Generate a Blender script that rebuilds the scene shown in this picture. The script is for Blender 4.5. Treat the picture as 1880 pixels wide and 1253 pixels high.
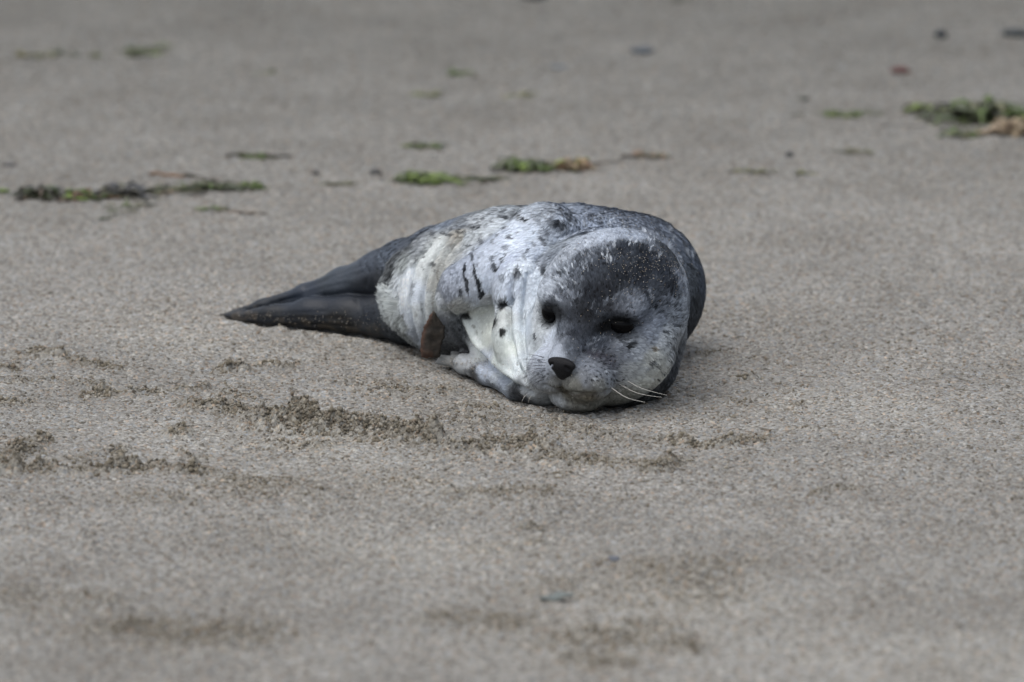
import bpy, math, random
import numpy as np
from mathutils import Vector
from mathutils.bvhtree import BVHTree
from mathutils.kdtree import KDTree

random.seed(7); RNG = np.random.default_rng(7)
scene = bpy.context.scene
for o in list(bpy.data.objects): bpy.data.objects.remove(o)

# ------------------------------------------------------------------ camera, sky, sun
PITCH = math.radians(13.0); DIST = 8.0; LENS = 250.4
CAM = np.array([0.0, -DIST*math.cos(PITCH), DIST*math.sin(PITCH)])
cam = bpy.data.cameras.new('camera'); camo = bpy.data.objects.new('camera', cam)
scene.collection.objects.link(camo); scene.camera = camo
camo.location = CAM; camo.rotation_euler = (math.pi/2-PITCH, 0, 0)
cam.lens = LENS; cam.sensor_width = 36; cam.clip_start = .1; cam.clip_end = 2000
cam.dof.use_dof = True; cam.dof.focus_distance = 7.70; cam.dof.aperture_fstop = 4.5

world = bpy.data.worlds.new("World"); scene.world = world; world.use_nodes = True
wn = world.node_tree; wn.nodes.clear()
sky = wn.nodes.new('ShaderNodeTexSky'); sky.sky_type = 'NISHITA'; sky.sun_disc = False
SUN_EL, SUN_ROT = math.radians(68), math.radians(235)
sky.sun_elevation = SUN_EL; sky.sun_rotation = SUN_ROT
sky.air_density = 1.0; sky.dust_density = 3.0; sky.ozone_density = 1.0
hs = wn.nodes.new('ShaderNodeHueSaturation'); hs.inputs['Saturation'].default_value = .42
bg = wn.nodes.new('ShaderNodeBackground'); bg.inputs['Strength'].default_value = .15
wo = wn.nodes.new('ShaderNodeOutputWorld')
wn.links.new(sky.outputs[0], hs.inputs['Color']); wn.links.new(hs.outputs[0], bg.inputs[0]); wn.links.new(bg.outputs[0], wo.inputs[0])

sl = bpy.data.lights.new('sun', 'SUN'); sl.energy = 1.05; sl.angle = math.radians(80); sl.color = (1, .965, .91)
so = bpy.data.objects.new('sun', sl); scene.collection.objects.link(so)
# veiled sun behind the camera, to the left (azimuth from +Y towards +X)
sd = Vector((math.sin(SUN_ROT)*math.cos(SUN_EL), math.cos(SUN_ROT)*math.cos(SUN_EL), math.sin(SUN_EL)))
so.rotation_euler = sd.to_track_quat('Z', 'Y').to_euler()
vs = scene.view_settings; vs.view_transform = 'Standard'; vs.look = 'None'; vs.exposure = 0.40; vs.gamma = 1
scene.cycles.use_denoising = True

# ------------------------------------------------------------------ camera geometry helpers (photo pixels, 1880 x 1253)
FW = LENS/36.0*1880
FWD = np.array([0, math.cos(PITCH), -math.sin(PITCH)]); UPV = np.array([0, math.sin(PITCH), math.cos(PITCH)]); RGT = np.array([1.0, 0, 0])
def ray(px, py):
    d = FWD + RGT*(px-940)/FW - UPV*(py-626.5)/FW
    return d/np.linalg.norm(d)
def W(px, py, Y):
    d = ray(px, py); t = (Y-CAM[1])/d[1]; return CAM + d*t
def G(px, py, z=0.0):
    d = ray(px, py); t = (z-CAM[2])/d[2]; return CAM + d*t

# ------------------------------------------------------------------ numpy noise
def _hash(i, j, k, s):
    h = (i*374761393 + j*668265263 + k*2147483647 + s*1274126177) & 0xffffffff
    h = ((h ^ (h >> 13))*1274126177) & 0xffffffff
    h = (h ^ (h >> 16)) & 0xffff
    return h.astype(np.float32)/65535.0
def vnoise(p, scale, seed=0):
    q = np.asarray(p, dtype=np.float64)*scale + 1000.0
    i = np.floor(q).astype(np.int64); f = (q-i).astype(np.float32); f = f*f*(3-2*f)
    r = 0
    for dx in (0, 1):
        wx = f[:, 0] if dx else 1-f[:, 0]
        for dy in (0, 1):
            wy = f[:, 1] if dy else 1-f[:, 1]
            for dz in (0, 1):
                wz = f[:, 2] if dz else 1-f[:, 2]
                r = r + wx*wy*wz*_hash(i[:, 0]+dx, i[:, 1]+dy, i[:, 2]+dz, seed)
    return r*2-1
def vnoise2(x, y, scale, seed=0):
    qx = x*scale+1000.0; qy = y*scale+1000.0
    i = np.floor(qx).astype(np.int64); j = np.floor(qy).astype(np.int64)
    fx = (qx-i).astype(np.float32); fy = (qy-j).astype(np.float32); fx = fx*fx*(3-2*fx); fy = fy*fy*(3-2*fy)
    k = np.zeros_like(i)
    r = (_hash(i, j, k, seed)*(1-fx)+_hash(i+1, j, k, seed)*fx)*(1-fy) + (_hash(i, j+1, k, seed)*(1-fx)+_hash(i+1, j+1, k, seed)*fx)*fy
    return r*2-1
def fbm(p, scale, oct=3, seed=0):
    a = 1; t = 0; r = 0
    for o in range(oct):
        r = r+a*vnoise(p, scale*2**o, seed+o); t += a; a *= .5
    return r/t
def fbm2(x, y, scale, oct=3, seed=0):
    a = 1; t = 0; r = 0
    for o in range(oct):
        r = r+a*vnoise2(x, y, scale*2**o, seed+o); t += a; a *= .5
    return r/t
def sstep(a, b, x):
    t = np.clip((x-a)/(b-a), 0, 1); return t*t*(3-2*t)

# ------------------------------------------------------------------ mesh / object helpers
def mesh_np(name, V, F, mat=None, smooth=True, colors=None, parent=None, cname='coat'):
    V = np.asarray(V, dtype=np.float32); F = np.asarray(F, dtype=np.int32)
    me = bpy.data.meshes.new(name)
    n, k = F.shape
    me.vertices.add(len(V)); me.vertices.foreach_set('co', V.ravel())
    me.loops.add(n*k); me.loops.foreach_set('vertex_index', F.ravel())
    me.polygons.add(n); me.polygons.foreach_set('loop_start', np.arange(n, dtype=np.int32)*k)
    me.polygons.foreach_set('loop_total', np.full(n, k, dtype=np.int32))
    me.update(calc_edges=True); me.validate(verbose=False)
    me.polygons.foreach_set('use_smooth', np.full(len(me.polygons), smooth))
    if colors is not None:
        a = me.color_attributes.new(cname, 'FLOAT_COLOR', 'POINT')
        c = np.ones((len(V), 4), dtype=np.float32); c[:, :colors.shape[1]] = colors
        a.data.foreach_set('color', c.ravel())
    if mat: me.materials.append(mat)
    o = bpy.data.objects.new(name, me); scene.collection.objects.link(o)
    if parent: o.parent = parent
    return o
def tag(o, label=None, cat=None, group=None, kind=None):
    if label: o['label'] = label
    if cat: o['category'] = cat
    if group: o['group'] = group
    if kind: o['kind'] = kind
    return o
def mat_new(name):
    m = bpy.data.materials.new(name); m.use_nodes = True
    nt = m.node_tree; b = nt.nodes['Principled BSDF']
    return m, nt, b
def attr_mat(name, attr, rough=.8, spec=.3, noise=None, bump=None, sheen=0):
    m, nt, b = mat_new(name)
    a = nt.nodes.new('ShaderNodeAttribute'); a.attribute_name = attr
    src = a.outputs['Color']
    tc = nt.nodes.new('ShaderNodeTexCoord')
    if noise:
        n = nt.nodes.new('ShaderNodeTexNoise'); n.inputs['Scale'].default_value = noise[0]; n.inputs['Detail'].default_value = 4
        nt.links.new(tc.outputs['Object'], n.inputs['Vector'])
        r = nt.nodes.new('ShaderNodeMapRange'); r.inputs[3].default_value = 1-noise[1]; r.inputs[4].default_value = 1+noise[1]
        r.inputs[1].default_value = .25; r.inputs[2].default_value = .75
        nt.links.new(n.outputs[0], r.inputs[0])
        mx = nt.nodes.new('ShaderNodeVectorMath'); mx.operation = 'SCALE'
        nt.links.new(src, mx.inputs[0]); nt.links.new(r.outputs[0], mx.inputs['Scale']); src = mx.outputs[0]
    nt.links.new(src, b.inputs['Base Color'])
    b.inputs['Roughness'].default_value = rough; b.inputs['Specular IOR Level'].default_value = spec
    if sheen: b.inputs['Sheen Weight'].default_value = sheen
    if bump:
        n2 = nt.nodes.new('ShaderNodeTexNoise'); n2.inputs['Scale'].default_value = bump[0]; n2.inputs['Detail'].default_value = 5
        nt.links.new(tc.outputs['Object'], n2.inputs['Vector'])
        bp = nt.nodes.new('ShaderNodeBump'); bp.inputs['Distance'].default_value = bump[1]; bp.inputs['Strength'].default_value = 1
        nt.links.new(n2.outputs[0], bp.inputs['Height']); nt.links.new(bp.outputs[0], b.inputs['Normal'])
    return m
def smooth_path(pts, n):
    P = np.asarray(pts, dtype=float); m = len(P)
    if m == 2:
        t = np.linspace(0, 1, n)[:, None]; return P[0]*(1-t)+P[1]*t
    out = []
    for u in np.linspace(0, m-1-1e-6, n):
        i = int(u); t = u-i
        p0 = P[max(i-1, 0)]; p1 = P[i]; p2 = P[min(i+1, m-1)]; p3 = P[min(i+2, m-1)]
        out.append(.5*((2*p1)+(-p0+p2)*t+(2*p0-5*p1+4*p2-p3)*t*t+(-p0+3*p1-3*p2+p3)*t**3))
    return np.array(out)

# ------------------------------------------------------------------ SAND surface
def R_(pts, w, h): return ([tuple(G(*p)[:2]) for p in pts], w, h)
RIDGES = [  # photo traces of the scuffed-up ridges, laid on the ground: half width m, height m
 R_([(345,742),(400,748),(450,756),(520,764),(570,772)], .016, .0055),
 R_([(500,774),(560,784),(620,790),(680,794),(735,800),(780,806)], .032, .016),
 R_([(560,765),(640,772),(700,782)], .030, .006),
 R_([(490,806),(540,812),(600,815)], .016, .004),
 R_([(835,828),(880,826),(930,822),(975,824)], .026, .015), R_([(940,818),(970,816)], .018, .012),
 R_([(990,836),(1060,842)], .026, .004), R_([(1080,846),(1130,850)], .024, .0045), R_([(1160,848),(1200,852)], .022, .004),
 R_([(1185,862),(1215,858),(1250,846)], .012, .007),
 R_([(1225,808),(1280,818),(1330,812),(1400,806)], .014, .005),
 R_([(1010,872),(1040,868)], .012, .004),
 R_([(0,860),(60,862),(110,864)], .012, .009),
 R_([(150,864),(240,860),(300,856),(350,862),(390,864)], .013, .007),
 R_([(10,835),(50,826)], .016, .008),
 R_([(60,810),(90,808)], .012, .005), R_([(130,842),(160,836)], .014, .004), R_([(200,830),(225,826)], .014, .005),
 R_([(38,656),(70,650),(110,654)], .012, .008), R_([(110,658),(160,668),(210,680)], .010, .005),
 R_([(0,680),(30,676)], .012, .005), R_([(0,742),(22,742)], .012, .006), R_([(35,742),(60,740)], .01, .004),
 R_([(402,688),(420,676),(448,682)], .009, .009), R_([(482,671),(525,671)], .008, .006), R_([(536,668),(550,666)], .007, .010),
 R_([(150,732),(180,726),(200,724)], .010, .007), R_([(200,722),(270,722),(330,716),(370,712)], .008, .0045),
 R_([(410,725),(470,728)], .013, .004), R_([(315,798),(340,796)], .008, .006), R_([(320,830),(380,842)], .008, .003),
 R_([(0,700),(80,698),(180,708)], .012, .003),
 R_([(1360,692),(1385,693)], .010, .008), R_([(1290,650),(1330,646)], .012, .003), R_([(1350,740),(1380,738)], .01, .004),
 R_([(1420,746),(1480,744)], .008, .003), R_([(1310,768),(1340,766)], .008, .003), R_([(1450,786),(1520,784)], .006, .003),
 R_([(1490,905),(1520,900),(1580,900)], .005, .004), R_([(770,795),(800,802)], .012, .006),
 R_([(690,712),(740,716)], .014, .003), R_([(770,712),(830,714)], .014, .004), R_([(850,745),(900,752)], .02, .004),
 R_([(1110,912),(1190,916)], .012, .003), R_([(960,968),(1000,972)], .012, .004), R_([(980,1000),(995,1000)], .008, .004),
 R_([(1130,1040),(1250,1050),(1340,1044)], .05, .004), R_([(1180,1085),(1300,1095)], .07, .004), R_([(930,1085),(1050,1075)], .04, .003),
 R_([(200,1160),(330,1158),(480,1164)], .05, .005), R_([(330,1180),(450,1178)], .04, .004), R_([(0,1100),(150,1105)], .05, .004),
 R_([(1040,1168),(1120,1180),(1200,1162)], .05, .005), R_([(1220,1186),(1260,1190)], .02, .005), R_([(820,1132),(960,1146)], .03, .004),
 R_([(1060,1218),(1130,1220)], .03, .004), R_([(870,1010),(930,1004)], .015, .002),
 R_([(830,764),(900,776),(1000,782)], .045, .0035), R_([(1020,790),(1130,800)], .040, .0035), R_([(640,700),(760,722)], .04, .0025),
 R_([(440,900),(560,905)], .03, .003), R_([(240,905),(330,915)], .03, .002), R_([(400,880),(520,885)], .03, .004),
 R_([(700,880),(800,890)], .03, .002), R_([(860,905),(1000,900)], .03, .003),
]
PALE = [([G(1180,1120)[:2], G(1420,1150)[:2]], .16), ([G(1680,1230)[:2], G(1860,1225)[:2]], .16), ([G(1440,758)[:2], G(1640,766)[:2]], .07), ([G(400,815)[:2], G(760,870)[:2]], .09), ([G(500,640)[:2], G(250,600)[:2]], .09), ([G(880,1000)[:2], G(600,960)[:2]], .10)]
def seg_field(x, y, pts, wd):
    best = np.full(x.shape, 9.0, dtype=np.float32)
    P = np.array(pts)
    if len(P) == 1: P = np.vstack([P, P+1e-4])
    for a, b in zip(P[:-1], P[1:]):
        d = b-a; L = d@d
        t = np.clip(((x-a[0])*d[0]+(y-a[1])*d[1])/L, 0, 1)
        e = np.hypot(x-a[0]-t*d[0], y-a[1]-t*d[1])
        best = np.minimum(best, e)
    return best/wd
FOOT = None
def ground(x, y):
    """height and dampness of the sand"""
    x = np.asarray(x, dtype=np.float64); y = np.asarray(y, dtype=np.float64)
    h = .006*fbm2(x, y, 2.2, 3, 11)*np.minimum(1, 1) + .0022*fbm2(x, y*1.3, 14, 3, 21)
    near = (np.abs(x) < 1.2) & (y > -2.2) & (y < 2.6)
    g = np.zeros_like(x); damp = np.zeros_like(x)
    if near.any():
        xs = x[near]; ys = y[near]
        wx = xs+.006*vnoise2(xs, ys, 45, 31)+.003*vnoise2(xs, ys, 120, 33); wy = ys+.012*vnoise2(xs, ys, 40, 32)+.005*vnoise2(xs, ys, 110, 34)
        gg = np.zeros_like(xs); dd = np.zeros_like(xs)
        lump = .5+.9*np.abs(vnoise2(xs, ys, 60, 41))+.8*np.clip(vnoise2(xs, ys, 130, 42), -.4, 1)+.35*vnoise2(xs, ys, 260, 43)
        brk = vnoise2(xs, ys, 22, 47)*.6+vnoise2(xs, ys, 48, 48)*.4
        for pts, wd, ht in RIDGES:
            P = np.array(pts); m = (wx > P[:, 0].min()-wd*1.7) & (wx < P[:, 0].max()+wd*1.7) & (wy > P[:, 1].min()-wd*1.7) & (wy < P[:, 1].max()+wd*1.7)
            if not m.any(): continue
            s = seg_field(wx[m], wy[m], pts, wd); pr = np.clip(1-(s/1.5)**2, 0, 1)**1.5
            pr = pr*np.clip(1.02+.85*brk[m], .25, 1.3)
            gg[m] = np.maximum(gg[m], ht*pr*np.clip(lump[m], 0, 2)); dd[m] = np.maximum(dd[m], pr*min(1, ht/.007)*(1 if wd < .035 else .55))
        rough = sstep(.1, .7, fbm2(xs, ys, 9, 2, 51)+.25)
        sc = .0016*rough*np.clip(vnoise2(xs, ys, 95, 44)+.2, -.2, 1)
        fine = .0017*vnoise2(xs, ys, 140, 45)+.0009*vnoise2(xs, ys, 380, 46)
        g[near] = gg+sc+fine; damp[near] = dd+.0*rough
    # the sand is pressed level where the pup lies
    lie = np.exp(-(((x-.03)/.30)**2+((y+.12)/.22)**2)**2)
    h = h*(1-.85*lie)-.002*lie
    if FOOT is not None:
        fi = np.clip(((x-FOOT[0])/.002).astype(int), 0, FOOT[2].shape[0]-1); fj = np.clip(((y-FOOT[1])/.002).astype(int), 0, FOOT[2].shape[1]-1)
        b = FOOT[2][fi, fj]; h = h+.0026*(4*b*(1-b))*(.75+.5*vnoise2(x, y, 45, 49))-.0035*sstep(.5, .9, b)
    return h+g, damp
def axis_pts(segs):
    out = [segs[0][0]]
    for a, b, st in segs:
        n = max(1, int(round((b-a)/st))); out += list(a+(b-a)*(np.arange(1, n+1)/n))
    return np.array(out)
ax = axis_pts([(-300, -20, 20), (-20, -2, 1), (-2, -.78, .03), (-.78, .78, .0024), (.78, 2, .03), (2, 20, 1), (20, 300, 20)])
ay = axis_pts([(-300, -20, 20), (-20, -3, 1), (-3, -1.75, .02), (-1.75, -.9, .005), (-.9, .25, .003), (.25, 2.4, .007), (2.4, 4, .05), (4, 20, 1), (20, 300, 20)])
X, Y = np.meshgrid(ax, ay); xs = X.ravel(); ys = Y.ravel()
gz, gd = ground(xs, ys)
nx, ny = len(ax), len(ay)
idx = np.arange(nx*ny).reshape(ny, nx)
F = np.stack([idx[:-1, :-1].ravel(), idx[:-1, 1:].ravel(), idx[1:, 1:].ravel(), idx[1:, :-1].ravel()], 1)
def sand_mat():
    m, nt, b = mat_new('sand'); N = nt.nodes; L = nt.links
    tc = N.new('ShaderNodeTexCoord')
    def noise(sc, det=3, rough=.6):
        n = N.new('ShaderNodeTexNoise'); n.inputs['Scale'].default_value = sc; n.inputs['Detail'].default_value = det; n.inputs['Roughness'].default_value = rough
        L.new(tc.outputs['Object'], n.inputs['Vector']); return n
    def ramp(src, stops):
        r = N.new('ShaderNodeValToRGB'); e = r.color_ramp.elements
        while len(e) < len(stops): e.new(.5)
        for el, (p, c) in zip(e, stops): el.position = p; el.color = (*c, 1)
        L.new(src, r.inputs[0]); return r
    def mix(f, a, b_, mode='MIX'):
        x = N.new('ShaderNodeMix'); x.data_type = 'RGBA'; x.blend_type = mode
        if isinstance(f, float): x.inputs[0].default_value = f
        else: L.new(f, x.inputs[0])
        for s, v in ((6, a), (7, b_)):
            if isinstance(v, tuple): x.inputs[s].default_value = (*v, 1)
            else: L.new(v, x.inputs[s])
        return x.outputs[2]
    big = ramp(noise(1.6, 3).outputs[0], [(.3, (.234, .229, .212)), (.7, (.278, .272, .254))])
    # single grains: voronoi cells of quartz, feldspar, shell and dark mineral
    v = N.new('ShaderNodeTexVoronoi'); v.inputs['Scale'].default_value = 330; L.new(tc.outputs['Object'], v.inputs['Vector'])
    sep = N.new('ShaderNodeSeparateColor'); L.new(v.outputs['Color'], sep.inputs[0])
    gr = ramp(sep.outputs[0], [(0, (.34, .31, .28)), (.09, (.57, .53, .48)), (.32, (.85, .84, .83)), (.65, (1.0, 1.0, 1.0)), (.9, (1.16, 1.16, 1.16)), (1, (1.45, 1.45, 1.43))])
    col = mix(1.0, big.outputs[0], gr.outputs[0], 'MULTIPLY')
    tint = ramp(sep.outputs[1], [(0, (1.18, .98, .84)), (.12, (1.05, 1, .93)), (.2, (1, 1, 1)), (.85, (1, 1, 1)), (1, (.9, .98, 1.1))])
    col = mix(1.0, col, tint.outputs[0], 'MULTIPLY')
    md = ramp(noise(85, 5, .75).outputs[0], [(.34, (.66, .64, .61)), (.5, (1, 1, 1)), (.68, (1.14, 1.14, 1.14))])
    pt = ramp(noise(6.5, 4, .6).outputs[0], [(.36, (.91, .90, .89)), (.52, (1, 1, 1)), (.68, (1.07, 1.07, 1.07))])
    col = mix(.8, col, md.outputs[0], 'MULTIPLY')
    col = mix(1.0, col, pt.outputs[0], 'MULTIPLY')
    at = N.new('ShaderNodeAttribute'); at.attribute_name = 'coat'
    dm = N.new('ShaderNodeMath'); dm.operation = 'MULTIPLY'; dm.inputs[1].default_value = .75; sa = N.new('ShaderNodeSeparateColor'); L.new(at.outputs['Color'], sa.inputs[0]); L.new(sa.outputs[0], dm.inputs[0])
    col = mix(dm.outputs[0], col, mix(1.0, col, (.74, .70, .62), 'MULTIPLY'))
    col = mix(sa.outputs[1], col, mix(1.0, col, (1.16, 1.16, 1.15), 'MULTIPLY'))
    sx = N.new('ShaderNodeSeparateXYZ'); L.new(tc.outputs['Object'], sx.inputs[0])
    wet_vignette = N.new('ShaderNodeMapRange'); wet_vignette.inputs[1].default_value = .2; wet_vignette.inputs[2].default_value = 2.4; wet_vignette.interpolation_type = 'SMOOTHSTEP'; L.new(sx.outputs[1], wet_vignette.inputs[0])  # far sand darker: dampness plus lens vignetting put into the colour
    col = mix(wet_vignette.outputs[0], col, mix(1.0, col, (.66, .67, .665), 'MULTIPLY'))
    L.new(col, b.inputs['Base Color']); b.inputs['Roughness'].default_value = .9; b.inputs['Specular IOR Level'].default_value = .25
    n1 = noise(260, 3, .7)
    b1 = N.new('ShaderNodeBump'); b1.inputs['Distance'].default_value = .0022; b1.inputs['Strength'].default_value = 1; L.new(n1.outputs[0], b1.inputs['Height'])
    b2 = N.new('ShaderNodeBump'); b2.inputs['Distance'].default_value = .0012; b2.inputs['Strength'].default_value = 1; b2.invert = True
    L.new(v.outputs['Distance'], b2.inputs['Height']); L.new(b1.outputs[0], b2.inputs['Normal'])
    L.new(b2.outputs[0], b.inputs['Normal'])
    return m
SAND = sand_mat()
pale = np.zeros_like(xs)
nr_ = (np.abs(xs) < 1) & (ys > -2) & (ys < 1)
for pts, wd in PALE:
    q_ = seg_field(xs[nr_]+.05*vnoise2(xs[nr_], ys[nr_], 8, 90), ys[nr_]+.08*vnoise2(xs[nr_], ys[nr_], 6, 91), pts, wd); pale[nr_] = np.maximum(pale[nr_], np.exp(-q_**2))
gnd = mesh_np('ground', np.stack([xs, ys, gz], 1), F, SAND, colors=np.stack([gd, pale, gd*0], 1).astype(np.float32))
tag(gnd, kind='structure', label='grey brown sand beach with scuffed ridges')

def gz_at(x, y): return ground(np.atleast_1d(x), np.atleast_1d(y))[0]

# ------------------------------------------------------------------ SEAL as a signed distance field
def smin(a, b, k):
    h = np.clip(.5+.5*(b-a)/k, 0, 1); return b*(1-h)+a*h-k*h*(1-h)
def rcone(p, a, b, ra, rb):
    a = np.asarray(a, dtype=np.float32); b = np.asarray(b, dtype=np.float32)
    ba = b-a; L = float(ba@ba); pa = p-a
    t = np.clip((pa@ba)/L, 0, 1)
    return np.linalg.norm(pa-t[:, None]*ba, axis=1)-(ra+(rb-ra)*t)
def ell(p, c, r, M=None):
    q = p-np.asarray(c, dtype=np.float32)
    if M is not None: q = q@np.asarray(M, dtype=np.float32).T
    r = np.asarray(r, dtype=np.float32)
    k0 = np.linalg.norm(q/r, axis=1); k1 = np.linalg.norm(q/(r*r), axis=1)+1e-9
    return k0*(k0-1)/k1
def chain(p, nodes, k):
    d = None
    for (a, ra), (b, rb) in zip(nodes[:-1], nodes[1:]):
        e = rcone(p, a, b, ra, rb); d = e if d is None else smin(d, e, k)
    return d
def frame(fwd, roll=0.0):
    """rows: lateral (to the picture's right), forward, up"""
    f = np.asarray(fwd, float); f /= np.linalg.norm(f)
    u = np.array([0, 0, 1.0]); u -= u@f*f; u /= np.linalg.norm(u)
    a = -np.cross(f, u)
    c, s = math.cos(roll), math.sin(roll)
    a2 = c*a-s*u; u2 = c*u+s*a
    return np.array([a2, f, u2])
HC = W(1127, 577, -.27)
HN = W(1028, 668, -.37)
HM = frame(HN-HC, math.radians(6))
def HL(a, f, u): return HC + a*HM[0]+f*HM[1]+u*HM[2]
EYE = [(-.0405, .0665, .0235), (.0400, .0665, .0255)]
def W3(*a): return W(*a)
def seal_sdf(p):
    # torso, hips to shoulders
    d = chain(p, [(W3(792, 537, -.022), .054), (W3(836, 535, -.048), .0695), (W3(930, 528, -.077), .0825), (W3(1050, 527, -.08), .0840), (W3(1155, 531, -.063), .0845)], .03)
    # neck coming round towards the camera
    d = smin(d, chain(p, [(W3(1120, 545, -.10), .078), (W3(1100, 565, -.19), .074), (W3(1120, 585, -.25), .068)], .03), .025)
    # chest and throat lying on the sand
    d = smin(d, rcone(p, W3(942, 612, -.12), W3(1012, 655, -.255), .045, .045), .02)
    d = smin(d, rcone(p, W3(905, 615, -.140), W3(990, 690, -.275), .025, .030), .016)
    # collar folds left of the head
    d = smin(d, chain(p, [(W3(1000, 452, -.135), .034), (W3(962, 530, -.205), .030), (W3(955, 620, -.245), .026), (W3(985, 690, -.292), .024)], .02), .012)
    # neck roll right of and below the head
    d = smin(d, chain(p, [(W3(1200, 560, -.20), .036), (W3(1195, 620, -.225), .0335), (W3(1180, 670, -.255), .033), (W3(1140, 700, -.275), .030)], .02), .016)
    # far / upper hind flipper
    hf = chain(p, [(W3(800, 500, .0), .052), (W3(742, 497, .030), .0335), (W3(700, 504, .050), .0265), (W3(630, 522, .074), .0180), (W3(560, 540, .094), .0102), (W3(480, 561, .110), .0056), (W3(415, 577, .12), .0022)], .01)
    d = smin(d, hf, .012)
    # near / lower hind flipper
    lf = chain(p, [(W3(800, 568, -.02), .048), (W3(748, 580, .004), .0310), (W3(705, 581, .027), .0235), (W3(640, 577, .046), .0200), (W3(570, 575, .064), .0170), (W3(500, 579, .083), .0110), (W3(440, 581, .103), .0058), (W3(405, 579, .118), .0022)], .01)
    d = smin(d, lf, .002)
    # left fore flipper folded against the belly
    ff = chain(p, [(W3(1000, 450, -.120), .046), (W3(940, 490, -.150), .036), (W3(885, 516, -.160), .0285), (W3(848, 531, -.160), .0240), (W3(832, 546, -.157), .0170)], .015)
    d = smin(d, ff, .007)
    # chest edge flap that hangs over the belly
    d = smin(d, chain(p, [(W3(852, 584, -.130), .008), (W3(885, 640, -.160), .010), (W3(940, 688, -.225), .014)], .01), .010)
    # right fore flipper flat on the sand
    rf = chain(p, [(W3(828, 664, -.134), .0050), (W3(850, 669, -.155), .0088), (W3(895, 687, -.200), .0108), (W3(950, 711, -.262), .0132), (W3(1000, 712, -.285), .0185)], .01)
    rf = smin(rf, chain(p, [(W3(846, 662, -.138), .0062), (W3(893, 679, -.182), .0085), (W3(945, 702, -.245), .0120)], .01), .008)
    for k, (a, b) in enumerate(((804, 665), (809, 656), (832, 649), (848, 650))):
        rf = smin(rf, rcone(p, W3(a, b, -.127-.0008*k), W3(868, 669, -.160), .0033, .0062), .002)
    d = smin(d, rf, .006)
    # head in its own frame
    q = (p-HC.astype(np.float32))@HM.T.astype(np.float32)
    h = ell(q, (-.003, -.006, .008), (.0800, .090, .0810))
    h = smin(h, ell(q, (0, .045, -.022), (.066, .052, .050)), .02)
    h = smin(h, ell(q, (0, .030, -.045), (.066, .055, .040)), .02)
    h = smin(h, rcone(q, (0, .055, .020), (0, .110, -.004), .026, .0170), .018)
    for s in (-1, 1):
        h = smin(h, ell(q, (s*.0215, .097, -.024), (.0285, .031, .0245)), .008)
        h = smin(h, ell(q, (s*.050, .030, -.018), (.034, .036, .034)), .02)
        h = smin(h, ell(q, (s*.041, .046, .040), (.022, .020, .009)), .014)
    h = smin(h, ell(q, (0, .080, -.052), (.034, .036, .020)), .008)
    h = smin(h, ell(q, (0, .116, -.006), (.0150, .012, .0115)), .006)
    for e in EYE:       # sockets
        c = np.array(e)*1.0; c[1] += .014; c[0] *= 1.10
        h = -smin(-h, ell(q, c, (.0165, .016, .0135)), .008)
    for s in (-1, 1):   # ear openings
        h = -smin(-h, ell(q, (s*.081, .004, .008), (.006, .0035, .0035)), .006)
    d = smin(d, h, .009)
    return d

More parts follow.
